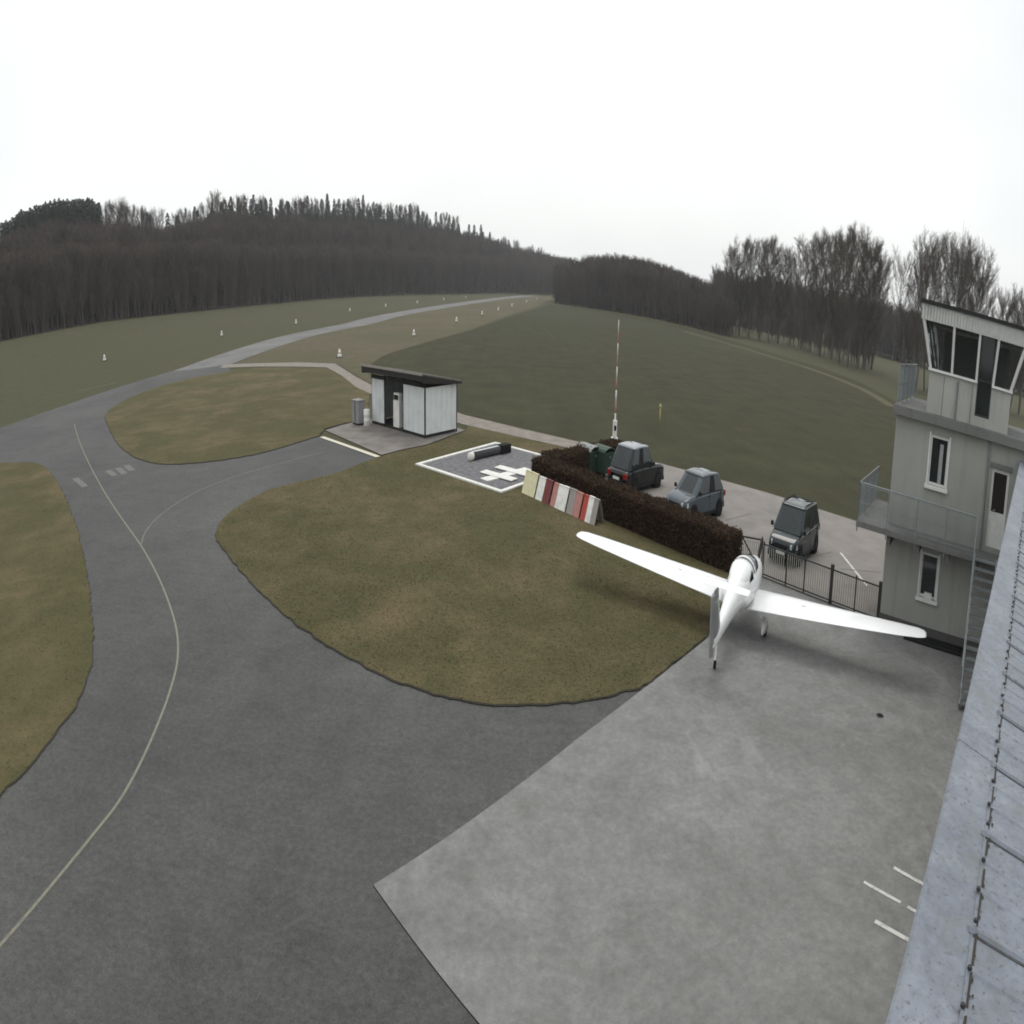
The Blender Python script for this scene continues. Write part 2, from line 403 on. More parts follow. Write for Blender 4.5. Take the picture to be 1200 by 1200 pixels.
def sheet(name, pts, z, mat, kind='structure', parent=None, label=None):
    vs_ = [(p[0], p[1], z) for p in pts]; f = tuple(range(len(vs_)))
    a = sum(vs_[i][0]*vs_[(i+1) % len(vs_)][1]-vs_[(i+1) % len(vs_)][0]*vs_[i][1] for i in range(len(vs_)))
    if a < 0: f = f[::-1]
    me = bpy.data.meshes.new(name); me.from_pydata(vs_, [], [f]); me.materials.append(mat)
    o = bpy.data.objects.new(name, me); COL.objects.link(o); o.parent = parent
    if kind: o['kind'] = kind
    if label: o['label'] = label
    return o
def spline(pts, n=8, closed=True):
    pts = [Vector((p[0], p[1])) for p in pts]; N = len(pts); res = []
    for i in range(N if closed else N-1):
        p0 = pts[(i-1) % N] if closed or i > 0 else pts[i]
        p1, p2 = pts[i], pts[(i+1) % N]
        p3 = pts[(i+2) % N] if closed or i+2 < N else p2
        for k in range(n):
            t = k/n
            res.append(0.5*((2*p1)+(p2-p0)*t+(2*p0-5*p1+4*p2-p3)*t*t+(3*p1-p0-3*p2+p3)*t**3))
    if not closed: res.append(pts[-1])
    return res
def ribbon(name, line, width, z, mat, kind='structure', parent=None, label=None):
    mb = MB(); L, Rr = [], []
    for i, p in enumerate(line):
        a = line[max(0, i-1)]; b = line[min(len(line)-1, i+1)]
        d = (b-a).normalized(); n_ = Vector((-d.y, d.x))*width/2
        L.append((p.x+n_.x, p.y+n_.y, z)); Rr.append((p.x-n_.x, p.y-n_.y, z))
    k = len(line)
    mb.add(L+Rr, [(i, k+i, k+i+1, i+1) for i in range(k-1)])
    o = mb.build(name, mat, parent)
    if kind: o['kind'] = kind
    if label: o['label'] = label
    return o
rng = random.Random(7)
nrng = np.random.default_rng(7)

# ------------------------------------------------------------------ terrain: flat airfield, hill under the forest
#   px column : forest edge row, forest edge distance, skyline row
TAB = [(-320, 452, 190, 300), (0, 400, 215, 256), (70, 386, 232, 231), (120, 377, 248, 236), (200, 368, 272, 244), (260, 362, 300, 228),
       (330, 355, 345, 231), (400, 349, 395, 234), (470, 346, 450, 241), (540, 345, 520, 256), (580, 344, 560, 268), (650, 345, 620, 288)]
COLS = []
for (x, yb, D0, ys) in TAB:
    az = azimuth(x, yb); z0 = CAM_H + D0*math.tan(elev(x, yb)); D1 = D0+95
    z1 = max(z0+2, CAM_H + D1*math.tan(elev(x, ys)) - 27.5)
    COLS.append((az, D0, z0, D1, z1))
COLS.append((azimuth(720), 700, 0, 820, 4)); COLS.append((azimuth(790), 700, 0, 820, 0))
CA = np.array(COLS)
RUN_UP = [(-200, 580), (0, 503), (65, 480), (133, 457), (200, 436), (267, 412.5), (333, 393.5), (400, 380), (450, 368.5), (550, 353), (597, 347.5), (640, 344.6)]
RUN_AZ = np.array([azimuth(x, y) for x, y in RUN_UP]); RUN_D = np.array([math.hypot(g(x, y).x, g(x, y).y) for x, y in RUN_UP])
def col_at(az): return [np.interp(az, CA[:, 0], CA[:, k]) for k in (1, 2, 3, 4)]
def height(x, y):
    x = np.asarray(x, float); y = np.asarray(y, float)
    d = np.hypot(x, y); az = np.arctan2(x, y)
    D0, z0, D1, z1 = col_at(az)
    dr = np.minimum(np.interp(az, RUN_AZ, RUN_D)*1.05+3, D0-20)
    s = lambda t: np.clip(t, 0, 1)**2*(3-2*np.clip(t, 0, 1))
    h = z0*s((d-dr)/(D0-dr)) + (z1-z0)*s((d-D0)/(D1-D0))
    return np.where((az > CA[-1, 0]) | (np.abs(az) > 2.2), 0, h)
def H(x, y): return float(height(x, y))

def build_ground():
    azs = np.concatenate([np.linspace(-2.6, -1.2, 24, endpoint=False), np.linspace(-1.2, 0.35, 190, endpoint=False), np.linspace(0.35, 2.6, 40)])
    ds = np.concatenate([np.linspace(2, 80, 8, endpoint=False), np.geomspace(80, 900, 70, endpoint=False), np.array([900, 1050, 1250, 1500])])
    A, D = np.meshgrid(azs, ds, indexing='ij')
    X, Y = np.sin(A)*D, np.cos(A)*D
    Z = height(X, Y)
    V = np.stack([X, Y, Z], -1).reshape(-1, 3)
    n, m = len(azs), len(ds)
    F = [(i*m+j, (i+1)*m+j, (i+1)*m+j+1, i*m+j+1) for i in range(n-1) for j in range(m-1)]
    V = V.tolist(); F = [f[::-1] for f in F]
    # close the sheet behind the camera
    k = len(V); V += [(-1500, -1400, 0), (1500, -1400, 0)]
    F.append(tuple([0*m+j for j in range(m-1, -1, -1)] + [(n-1)*m+j for j in range(m)] + [k+1, k])[::-1])
    me = bpy.data.meshes.new('ground'); me.from_pydata(V, [], F); me.materials.append(MT['meadow'])
    me.update()
    o = bpy.data.objects.new('ground', me); COL.objects.link(o)
    tag(o, 'olive green meadow around the runway and along the forest', kind='structure')
build_ground()

# forest floor draped on the hill
def build_floor():
    azs = np.linspace(azimuth(-320), azimuth(700), 160)
    V, F = [], []; m = 26
    for a in azs:
        D0, z0, D1, z1 = col_at(a)
        for j in range(m):
            d = D0-2+rng.uniform(-1.2, 1.2)*(j == 0) + (D1+160-D0)*j/(m-1)
            x, y = math.sin(a)*d, math.cos(a)*d
            V.append((x, y, H(x, y)+0.12))
    F = [(i*m+j, i*m+j+1, (i+1)*m+j+1, (i+1)*m+j) for i in range(len(azs)-1) for j in range(m-1)]
    me = bpy.data.meshes.new('forest_floor'); me.from_pydata(V, [], F); me.materials.append(MT['litter'])
    o = bpy.data.objects.new('forest_floor', me); COL.objects.link(o); tag(o, 'dark leaf litter under the wood', kind='structure')
build_floor()

P = lambda lst, z=0: [g(x, y, z).to_2d() for x, y in lst]
# dry mown strip between runway and field
sheet('dry_grass_strip', P([(270, 430), (395, 426), (440, 452), (540, 486), (560, 470), (480, 425), (520, 400), (580, 375), (630, 358), (648, 350), (640, 344.9), (597, 348.2), (550, 354), (450, 370), (400, 383), (333, 400)]), 0.008, MT['strip'], label='tan dry grass strip beside the runway')
# field
FIELD = spline(P([(430, 432), (452, 416), (500, 401), (560, 384), (610, 367), (645, 357)]), 8, False) + \
    P([(652, 357.5), (700, 364), (760, 374), (800, 383), (850, 397), (900, 412), (960, 430), (1010, 449), (1048, 470)]) + \
    [Vector((60, 70)), Vector((45, 25))] + P([(1060, 628), (1005, 611.5), (900, 578), (780, 545), (680, 517), (600, 498), (545, 486), (500, 471), (436, 448)])
sheet('field', FIELD, 0.014, MT['field'], label='dark olive winter field beyond the parking lot')
# pale headland track between field and grove
ribbon('headland_track', spline(P([(800, 388), (850, 402), (900, 417), (960, 436), (1010, 456), (1046, 477)]), 6, False), 2.6, 0.022, MT['strip'], label='pale grass headland between the field and the grove')

# runway
up = spline(P(RUN_UP), 8, False)
lo = []
for i, p in enumerate(up):
    a = up[max(0, i-1)]; b = up[min(len(up)-1, i+1)]; d = (b-a).normalized()
    lo.append(p + Vector((d.y, -d.x))*10.0)
sheet('runway', up+lo[::-1], 0.020, MT['runway'], label='grey runway running towards the forest gap')
# apron / taxiway asphalt under the lawns
APRON = P([(-200, 579), (0, 502), (65, 479), (133, 456), (200, 435.5), (228, 433), (265, 428), (300, 470), (372, 512), (445, 537), (430, 560), (500, 640), (700, 740), (790, 780)]) + \
    P([(437.5, 1040), (555, 1195)]) + [Vector(p) for p in ((4, 4), (-2, -12), (-60, -12), (-70, 10))]
sheet('taxiway', APRON, 0.026, MT['asphalt'], label='dark grey asphalt taxiway curving to the runway')
# narrow path
pa = P([(262, 427.5), (300, 426), (350, 425), (393, 426.5), (417, 442), (436, 452), (500, 472), (545, 487), (610, 503), (680, 519)])
pb = P([(694, 532.5), (610, 513), (545, 498.5), (500, 486), (432, 461), (417, 454), (400, 440.5), (383, 431), (350, 430), (300, 430), (258, 431.5)])
sheet('path', pa+pb, 0.032, MT['path'], label='pale gravel path passing behind the shed')
# parking lot
PARK = P([(680, 517.5), (780, 545.5), (900, 578.5), (1005, 612)]) + [Vector((30, 31)), Vector((30, 20))] + \
    [Vector((16.4, 23.3)), g(974, 712).to_2d(), g(892, 678).to_2d(), Vector((11.2, 28.4)), Vector((2.6, 39.6)), Vector((6.0, 44.2)), Vector((6.1, 49.0))]
sheet('parking_lot', PARK, 0.036, MT['parking'], label='pale worn parking lot behind the hedge')
# concrete apron
e1 = Vector((0.717, -0.697)); e2 = Vector((0.697, 0.717)); O2 = g(1030, 732).to_2d()
C0 = g(437.5, 1040).to_2d()
SLAB = [C0, g(680, 865.5).to_2d(), Vector((7.75, 22.5)), Vector((10.7, 26.9)), Vector((11.25, 28.0)), g(892, 678).to_2d(), O2, O2+e1*7.5, O2+e1*7.5-e2*34, C0+(g(555, 1195).to_2d()-C0)*2.6]
sheet('concrete_apron', SLAB, 0.046, MT['concrete'], label='pale grey stained concrete apron beside the hangar')
# fuel pad
sheet('fuel_pad', P([(381, 505), (400, 499), (430, 492), (500, 490), (545, 505), (500, 522), (470, 528), (447, 534), (420, 522)]), 0.040, MT['pad'], label='stained paved pad in front of the shed')

# lawns: turf standing a little above the paving, with soil edge
def lawn(name, pts, label, z=0.07):
    pts = [Vector((p[0], p[1])) for p in pts]
    a = sum(pts[i].x*pts[(i+1) % len(pts)].y-pts[(i+1) % len(pts)].x*pts[i].y for i in range(len(pts)))
    if a < 0: pts = pts[::-1]
    # ragged edge
    res = []
    for i, p in enumerate(pts):
        q = pts[(i+1) % len(pts)]; n = max(1, min(120, int((q-p).length/0.25)))
        d = (q-p); nn = Vector((-d.y, d.x)).normalized() if d.length > 1e-6 else Vector((0, 0))
        for k in range(n):
            res.append(p+d*(k/n)+nn*(rng.gauss(0, 0.035)))
    n = len(res)
    vs_ = [(p.x, p.y, z) for p in res]
    me = bpy.data.meshes.new(name); me.from_pydata(vs_, [], [tuple(range(n))]); me.materials.append(MT['lawn'])
    o = bpy.data.objects.new(name, me); COL.objects.link(o); tag(o, label, kind='structure')
    cen = sum(res, Vector((0, 0)))/n
    mb = MB(); outp = []
    for i, p in enumerate(res):
        a_ = res[i-3]; b_ = res[(i+3) % n]; d = (b_-a_).normalized(); outp.append(p+Vector((d.y, -d.x))*0.045)
    mb.add([(p.x, p.y, z-0.001) for p in res]+[(p.x, p.y, 0.047) for p in outp], [(i, n+i, n+(i+1) % n, (i+1) % n) for i in range(n)])
    mb.build('soil_edge', MT['soil'], o)
    return res
MAIN = P([(828, 748), (793, 777), (757, 804)]) + spline(P([(757, 804), (727, 815), (690, 823), (640, 828), (590, 829), (545, 825), (500, 813), (450, 795), (400, 768), (350, 735),
        (310, 700), (280, 668), (262, 645), (254, 628), (260, 612), (276, 598), (302, 582), (325, 573), (362, 564), (395, 556), (420, 546), (444, 537)]), 5, False) + \
    P([(470, 530), (500, 524), (545, 507), (548, 500), (610, 514), (688, 533)]) + [Vector((5.6, 44.0)), Vector((2.4, 39.9)), Vector((11.2, 28.6)), Vector((10.9, 27.3))]
UPPER = spline(P([(123, 490), (133, 513), (150, 532), (177, 543), (210, 545), (254, 541), (297, 534), (330, 525.5), (373, 512)]), 5, False) + \
    P([(380, 504), (400, 498), (430, 491), (433, 462), (417, 455), (400, 442), (384, 432.5), (350, 431.5), (300, 432), (272, 435)]) + spline(P([(245, 440), (215, 446), (180, 456), (150, 468), (130, 480), (123, 489)]), 5, False)
LEFT = [Vector(p) for p in ((-70, 38), (-62, 45))] + P([(-60, 541)]) + spline(P([(0, 544), (33, 543), (50, 547), (63, 560), (73, 578), (86, 608), (96, 645), (104, 690), (108, 735), (107, 775), (95, 815), (70, 855), (40, 893), (0, 935), (-40, 975)]), 5, False) + \
    [Vector(p) for p in ((-18, 8), (-40, 6), (-75, 20))]
lawns = [lawn('main_lawn', MAIN, 'rounded olive lawn between taxiway, hedge and concrete apron'),
         lawn('runway_lawn', UPPER, 'rounded lawn between runway, path and fuel pad'),
         lawn('left_lawn', LEFT, 'lawn island enclosed by the taxiway beside the runway')]

# grass blades on the near lawns
def inside(px_, py_, poly):
    poly = np.array([(p[0], p[1]) for p in poly]); x1, y1 = poly[:, 0], poly[:, 1]; x2, y2 = np.roll(x1, -1), np.roll(y1, -1)
    c = np.zeros(len(px_), bool)
    for a, b, c2, d in zip(x1, y1, x2, y2):
        if b == d: continue
        m = ((b > py_) != (d > py_)) & (px_ < (c2-a)*(py_-b)/(d-b)+a); c ^= m
    return c
def grass():
    V, F = [], []
    for poly, N in ((lawns[0], 95000), (lawns[1], 26000), (lawns[2], 30000)):
        p = np.array([(q[0], q[1]) for q in poly]); lo_, hi_ = p.min(0), p.max(0)
        r = 52 if N > 50000 else 75
        # sample denser near the camera
        x = nrng.uniform(max(lo_[0], -45), hi_[0], N*3); y = nrng.uniform(lo_[1], min(hi_[1], r), N*3)
        keep = nrng.uniform(0, 1, N*3) < np.clip(24/np.hypot(x, y), 0, 1)**1.4
        x, y = x[keep], y[keep]
        sub = p[::2] if len(p) > 400 else p
        k = inside(x, y, sub); x, y = x[k][:N], y[k][:N]
        n = len(x)
        for b in range(2):
            a = nrng.uniform(0, 6.283, n); h = nrng.uniform(0.008, 0.022, n)*(1+(nrng.uniform(0, 1, n) > 0.97)*0.8); w_ = nrng.uniform(0.010, 0.03, n); l = nrng.normal(0, .05, (n, 2))
            jx = x+nrng.uniform(-.04, .04, n); jy = y+nrng.uniform(-.04, .04, n)
            tri = np.stack([np.stack([jx-np.cos(a)*w_, jy-np.sin(a)*w_, np.full(n, .068)], 1), np.stack([jx+np.cos(a)*w_, jy+np.sin(a)*w_, np.full(n, .068)], 1),
                            np.stack([jx+l[:, 0], jy+l[:, 1], .068+h], 1)], 1)
            V.append(tri.reshape(-1, 3))
    V = np.concatenate(V); n = len(V)//3
    me = bpy.data.meshes.new('grass'); me.vertices.add(len(V)); me.vertices.foreach_set('co', V.ravel())
    me.loops.add(len(V)); me.loops.foreach_set('vertex_index', np.arange(len(V)))
    me.polygons.add(n); me.polygons.foreach_set('loop_start', np.arange(0, len(V), 3)); me.polygons.foreach_set('loop_total', np.full(n, 3))
    me.update(calc_edges=True); me.materials.append(MT['blade'])
    o = bpy.data.objects.new('grass', me); COL.objects.link(o); tag(o, 'short olive and straw coloured grass blades on the lawns', 'grass', kind='stuff')
grass()

# painted lines
line1 = spline(P([(87, 497), (92, 515), (104, 543), (120, 573), (137, 600), (165, 640), (183, 672), (197, 705), (207, 740), (208, 775), (199, 812), (185, 850), (165, 895), (140, 940), (105, 985), (60, 1040), (0, 1110), (-40, 1150)]), 8, False)
ribbon('taxi_line', line1, 0.08, 0.031, MT['yellow_paint'], label='thin faded yellow taxi guide line')
line2 = spline(P([(165, 640), (172, 622), (190, 603), (225, 580), (270, 561), (320, 546), (380, 530)]), 8, False)
ribbon('taxi_line', line2, 0.10, 0.0312, MT['faded_paint'], label='faint guide line branching to the fuel pad')
ribbon('hold_line', P([(377, 513), (443, 536.5)]), 0.42, 0.052, MT['cream_paint'], label='broad cream stop line before the fuel pad')
ribbon('runway_edge_line', spline(P([(-30, 485), (0, 479), (50, 470), (100, 457), (135, 449)]), 4, False), 1.4, 0.02, MT['strip'], label='pale worn strip in the grass beside the runway')
for a, b, wd in (((1047, 1020), (1090, 1044), .10), ((1012, 1037), (1055, 1061), .09), ((1063, 1066), (1080, 1076), .09), ((1025, 1083), (1075, 1111), .11)):
    ribbon('apron_line', P([a, b]), wd, 0.053, MT['white_paint'], label='short worn white paint line on the apron')
ribbon('parking_line', P([(985, 649), (1016, 688)]), 0.14, 0.041, MT['white_paint'], label='white parking bay line beside the fence')
for a, b in (((945, 655), (975, 648)), ((850, 611), (880, 603)), ((985, 668), (1032, 672))):
    ribbon('parking_line', P([a, b]), 0.12, 0.0412, MT['faded_paint'], label='faded parking bay line')
# taxi hold dashes near the runway
for a, b in (((88, 561), (100, 571)), ((126, 552), (135, 558)), ((138, 549), (146, 556)), ((148, 546), (155, 552))):
    ribbon('apron_line', P([a, b]), 0.5, 0.0315, MT['faded_paint'], label='worn holding mark across the taxiway')

# ------------------------------------------------------------------ trees
def bare_tree(seed, h, spread, stems=1, limbs=24, subs=7, twigs=7, low=0.28, tw=0.016):
    """leafless broadleaf tree: returns (trunk MB, crown MB)"""
    r = random.Random(seed); tk, cw = MB(), MB()
    def seg(mb, p0, p1, r0, r1, n): mb.tube(p0, p1, r0, r1, n, cap=False)
    for s in range(stems):
        base = Vector((r.uniform(-.5, .5), r.uniform(-.5, .5), -0.3)) if stems > 1 else Vector((0, 0, -0.3))
        p = base.copy(); lean = Vector((r.uniform(-.07, .07), r.uniform(-.07, .07), 1)) * 1.0
        if stems > 1: lean += Vector((base.x, base.y, 0))*0.25
        K = 9; pts = [p.copy()]; rad0 = h*0.0155/(stems**0.4)
        for i in range(K):
            lean += Vector((r.uniform(-.07, .07), r.uniform(-.07, .07), 0))
            p = p + lean.normalized()*(h*0.93/K); pts.append(p.copy())
        rads = [rad0*(1-0.93*(i/K)**0.9)+0.015 for i in range(K+1)]
        for i in range(K): seg(tk, pts[i], pts[i+1], rads[i], rads[i+1], 7)
        for b in range(limbs//stems):
            t = low+(0.97-low)*((b+r.random())/(limbs//stems)); f = t*K; i = min(K-1, int(f)); q = pts[i].lerp(pts[i+1], f-i)
            az = b*2.4+r.uniform(-.5, .5)+s
            # crown profile: widest about two thirds up, rounded top
            prof = math.sin(min(1, max(0.05, (t-low*0.6)/(1.06-low*0.6)))*math.pi)**0.6
            L = spread*prof*r.uniform(.7, 1.15)+0.6
            up_ = r.uniform(0.40, 1.10)
            d = Vector((math.cos(az), math.sin(az), up_)).normalized()
            m_ = 5; lp = [q.copy()]; lr0 = max(0.03, rads[i]*0.45)
            for k in range(m_):
                d = (d+Vector((r.uniform(-.15, .15), r.uniform(-.15, .15), 0.11))).normalized()
                lp.append(lp[-1]+d*(L*1.25/m_))
            lr = [lr0*(1-.85*k/m_)+0.012 for k in range(m_+1)]
            for k in range(m_): seg(cw, lp[k], lp[k+1], lr[k], lr[k+1], 4)
            for c in range(subs):
                tt = 0.2+0.8*(c+r.random())/subs; ff = tt*m_; ii = min(m_-1, int(ff)); qq = lp[ii].lerp(lp[ii+1], ff-ii)
                dd = ((lp[ii+1]-lp[ii]).normalized()+Vector((r.uniform(-1, 1), r.uniform(-1, 1), r.uniform(-.35, .8)))).normalized()
                SL = L*0.45*r.uniform(.6, 1.1)*(1.15-tt*.5)+0.4
                e0 = qq+dd*SL*.55; dd2 = (dd+Vector((r.uniform(-.3, .3), r.uniform(-.3, .3), .25))).normalized(); e1_ = e0+dd2*SL*.45
                seg(cw, qq, e0, lr[ii]*.5+.008, .022, 3); seg(cw, e0, e1_, .022, .012, 3)
                for w_ in range(twigs):
                    u = 0.15+0.85*(w_+r.random())/twigs
                    tp = qq.lerp(e0, u/.55) if u < .55 else e0.lerp(e1_, (u-.55)/.45)
                    td = (dd*.6+Vector((r.uniform(-1, 1), r.uniform(-1, 1), r.uniform(-.5, 1)))).normalized()
                    TL = r.uniform(.5, 1.25)*(0.6+h/40)
                    te = tp+td*TL
                    q_ = td.orthogonal().normalized()*tw; q2 = td.cross(q_).normalized()*tw
                    cw.add([tp+q_, tp-q_*.5+q2*.87, tp-q_*.5-q2*.87, te], [(0, 1, 3), (1, 2, 3), (2, 0, 3)])
                    te2 = tp.lerp(te, .5)+((td+Vector((r.uniform(-1, 1), r.uniform(-1, 1), r.uniform(0, 1)))).normalized())*TL*.6
                    tq = tp.lerp(te, .5); cw.add([tq+q_*1.1, tq-q_*1.1, te2], [(0, 1, 2)])
    return tk, cw
def conifer(seed, h):
    """spruce: trunk, and a dense crown of drooping sprays in overlapping whorls"""
    r = random.Random(seed); tk, cw = MB(), MB()
    tk.tube((0, 0, -.4), (0, 0, h*.6), h*.014, h*.007, 7, cap=False); tk.tube((0, 0, h*.6), (0, 0, h*.99), h*.007, .02, 5, cap=False)
    prof_ = lambda t: h*0.17*(1-t)**0.55*(1.0 if t > .22 else .6+1.8*t)
    asym = [r.uniform(.75, 1.2) for _ in range(8)]
    for k in range(1150):
        t = 0.10+0.885*r.random()**1.15; a = r.uniform(0, 6.283); z = t*h
        A_ = asym[int(a/6.2832*8) % 8]; Rm = prof_(t)*A_*(0.88+.12*math.sin(z*2.3+seed))
        u = r.uniform(.35, 1.0)**.7; rad = Rm*u
        dirv = Vector((math.cos(a), math.sin(a), -r.uniform(.15, .6))); side = Vector((-math.sin(a), math.cos(a), r.uniform(-.2, .2)))
        c = Vector((math.cos(a)*rad, math.sin(a)*rad, z-.12*rad)); ll = r.uniform(.5, 1.0)*(.45+h*.012); ww = ll*r.uniform(.35, .6)
        cw.add([c-dirv*ll*.5, c+side*ww-Vector((0, 0, .3*ww)), c+dirv*ll, c-side*ww-Vector((0, 0, .3*ww)), c+Vector((0, 0, .15*ll))], [(0, 1, 4), (1, 2, 4), (2, 3, 4), (3, 0, 4)])
    return tk, cw
def joined(name, tk, cw, m1, m2):
    mb = MB(); mb.add(tk.v, tk.f); nt_ = len(tk.f); mb.add(cw.v, cw.f)
    me = mb.mesh(name, m1); me.materials.append(m2)
    me.polygons.foreach_set('material_index', [0]*nt_+[1]*(len(mb.f)-nt_)); me.update(); return me

SRC = bpy.data.collections.new('forest_sources')        # source meshes for the woods (not in the scene itself)
def src(me, name):
    o = bpy.data.objects.new(name, me); SRC.objects.link(o); return o
for i in range(5):
    src(joined('wood_tree_mesh', *bare_tree(100+i, 20, 3.1+.35*i, 1, 24, 7, 7, 0.26, .034), MT['dark_bark'], MT['dark_bark']), 'wood_a%d' % i)
for i in range(3):
    src(joined('wood_conifer_mesh', *conifer(300+i, 20), MT['dark_bark'], MT['needles']), 'wood_b%d' % i)

def scatter(name, label, pts, idx, scl, rot):
    me = bpy.data.meshes.new(name); me.from_pydata([tuple(p) for p in pts], [], [])
    for nm, typ, dat in (('idx', 'INT', idx), ('scl', 'FLOAT', scl), ('rz', 'FLOAT', rot)):
        a = me.attributes.new(nm, typ, 'POINT'); a.data.foreach_set('value', list(dat))
    o = bpy.data.objects.new(name, me); COL.objects.link(o); tag(o, label, 'woodland', kind='stuff')
    ng = bpy.data.node_groups.new(name+'_nodes', 'GeometryNodeTree')
    ng.interface.new_socket('Geometry', in_out='INPUT', socket_type='NodeSocketGeometry')
    ng.interface.new_socket('Geometry', in_out='OUTPUT', socket_type='NodeSocketGeometry')
    N = ng.nodes; gi = N.new('NodeGroupInput'); go = N.new('NodeGroupOutput')
    ip = N.new('GeometryNodeInstanceOnPoints'); ci = N.new('GeometryNodeCollectionInfo')
    ci.inputs['Collection'].default_value = SRC; ci.inputs['Separate Children'].default_value = True; ci.inputs['Reset Children'].default_value = True
    ip.inputs['Pick Instance'].default_value = True
    def at(nm, typ):
        a = N.new('GeometryNodeInputNamedAttribute'); a.data_type = typ; a.inputs[0].default_value = nm; return a.outputs[0]
    cx = N.new('ShaderNodeCombineXYZ')
    L = ng.links
    L.new(gi.outputs[0], ip.inputs['Points']); L.new(ci.outputs[0], ip.inputs['Instance']); L.new(at('idx', 'INT'), ip.inputs['Instance Index'])
    L.new(at('rz', 'FLOAT'), cx.inputs[2]); L.new(cx.outputs[0], ip.inputs['Rotation']); L.new(at('scl', 'FLOAT'), ip.inputs['Scale'])
    L.new(ip.outputs[0], go.inputs[0])
    md = o.modifiers.new('trees', 'NODES'); md.node_group = ng
    return o
# left wood on the hill
pts, idx, scl, rot = [], [], [], []
def put(p, i, s):
    pts.append(p); idx.append(i); scl.append(s); rot.append(rng.uniform(0, 6.28))
for k in range(5600):
    a = rng.uniform(azimuth(-120), azimuth(668)); D0, z0, D1, z1 = col_at(a)
    t = rng.random()**1.15; d = D0+1+t*(D1-D0+25)
    if rng.random() > min(1, d/420+.25): continue
    x, y = math.sin(a)*d, math.cos(a)*d
    con = rng.random() < (0.03 if t < .55 else 0.10)
    put((x, y, H(x, y)), rng.randrange(5, 8) if con else rng.randrange(0, 5), rng.uniform(.80, 1.06)*(1.0 if t > .3 else .86))
for k in range(230):                                     # young edge growth
    a = rng.uniform(azimuth(-60), azimuth(650)); D0 = col_at(a)[0]; d = D0-rng.uniform(0, 3)
    x, y = math.sin(a)*d, math.cos(a)*d; put((x, y, H(x, y)), rng.randrange(0, 5), rng.uniform(.25, .6))
scatter('hillside_wood', 'dark leafless wood covering the hillside behind the runway', pts, idx, scl, rot)
# wood closing the field
pts, idx, scl, rot = [], [], [], []
EDGE = [(652, 356), (700, 362.5), (760, 372), (800, 381), (850, 394)]
ED = [(azimuth(x, y), math.hypot(g(x, y).x, g(x, y).y)) for x, y in EDGE]
SKR = ([645, 652, 680, 720, 760, 800, 850, 870], [312, 308, 300, 297, 303, 317, 336, 340])
for k in range(1000):
    x_ = rng.uniform(650, 858); a = azimuth(x_, 360); d0 = np.interp(a, [e[0] for e in ED], [e[1] for e in ED]); t_ = rng.random()**1.2; d = d0+t_*75
    top = CAM_H+d*math.tan(elev(x_, np.interp(x_, *SKR)+rng.uniform(0, 14)+(8 if t_ < .2 else 0)))
    put((math.sin(a)*d, math.cos(a)*d, 0), rng.randrange(5, 8) if rng.random() < .06 else rng.randrange(0, 5), max(.3, top/20.5))
for k in range(120):
    a = rng.uniform(ED[0][0], ED[-1][0]); d0 = np.interp(a, [e[0] for e in ED], [e[1] for e in ED]); d = d0-rng.uniform(0, 4)
    put((math.sin(a)*d, math.cos(a)*d, 0), rng.randrange(0, 5), rng.uniform(.2, .45))
scatter('field_edge_wood', 'dark wood closing the far side of the winter field', pts, idx, scl, rot)
# far wood behind the grove and the tower
pts, idx, scl, rot = [], [], [], []
for k in range(900):
    a = rng.uniform(azimuth(835), azimuth(1330)); d = rng.uniform(385, 450)
    put((math.sin(a)*d, math.cos(a)*d, 0), rng.randrange(5, 8) if rng.random() < .2 else rng.randrange(0, 5), rng.uniform(.7, 1.05))
for k in range(170):                                     # scrub under the grove
    t_ = rng.random(); x_ = 852+t_*172; q_ = g(x_, np.interp(x_, [852, 911, 960, 1013, 1024], [391, 403, 417, 434, 434])-rng.uniform(0, 7))
    put((q_.x, q_.y, 0), rng.randrange(0, 5), rng.uniform(.12, .42))
scatter('far_wood', 'hazy far wood seen between the trunks of the grove', pts, idx, scl, rot)

# individual trees
def tree_meshes(tk, cw, m1, m2): return tk.mesh('trunk', m1, True), cw.mesh('crown', m2)
GROVE = [tree_meshes(*bare_tree(500+i, 24, 4.6+.5*(i % 3), (1, 2, 1, 2, 2)[i], 46, 11, 12, (.2, .18, .26, .2, .22)[i], .022), MT['bark'], MT['twig']) for i in range(5)]
ROUND = [tree_meshes(*bare_tree(520+i, 24, 6.2, 2, 46, 11, 12, .22, .024), MT['bark'], MT['twig']) for i in range(2)]
def tree(name, ms, loc, s, label, group, sx=1.0):
    t = thing(name, label, 'tree', loc, rng.uniform(0, 6.28), group); t.scale = (s*sx, s*sx, s)
    inst(ms[0], 'trunk', t); inst(ms[1], 'crown', t)
for i, (x, yb, yt) in enumerate([(858, 393, 292), (866, 394, 282), (877, 396, 285), (888, 398, 278), (900, 401, 281), (911, 403, 291), (925, 404, 299),
                  (938, 409, 283), (948, 413, 271), (960, 417, 273), (974, 421, 279), (984, 426, 273), (993, 430, 271), (1003, 432, 279), (1013, 434, 288), (1021, 433, 300)]):
    p = g(x, yb); D = math.hypot(p.x, p.y); h = CAM_H+D*math.tan(elev(x, yt))
    tree('grove_tree', GROVE[i % 5], (p.x, p.y, 0), h/24.0, 'tall slender leafless tree in the grove beyond the field', 'bare trees of the grove', rng.uniform(.85, 1.1))
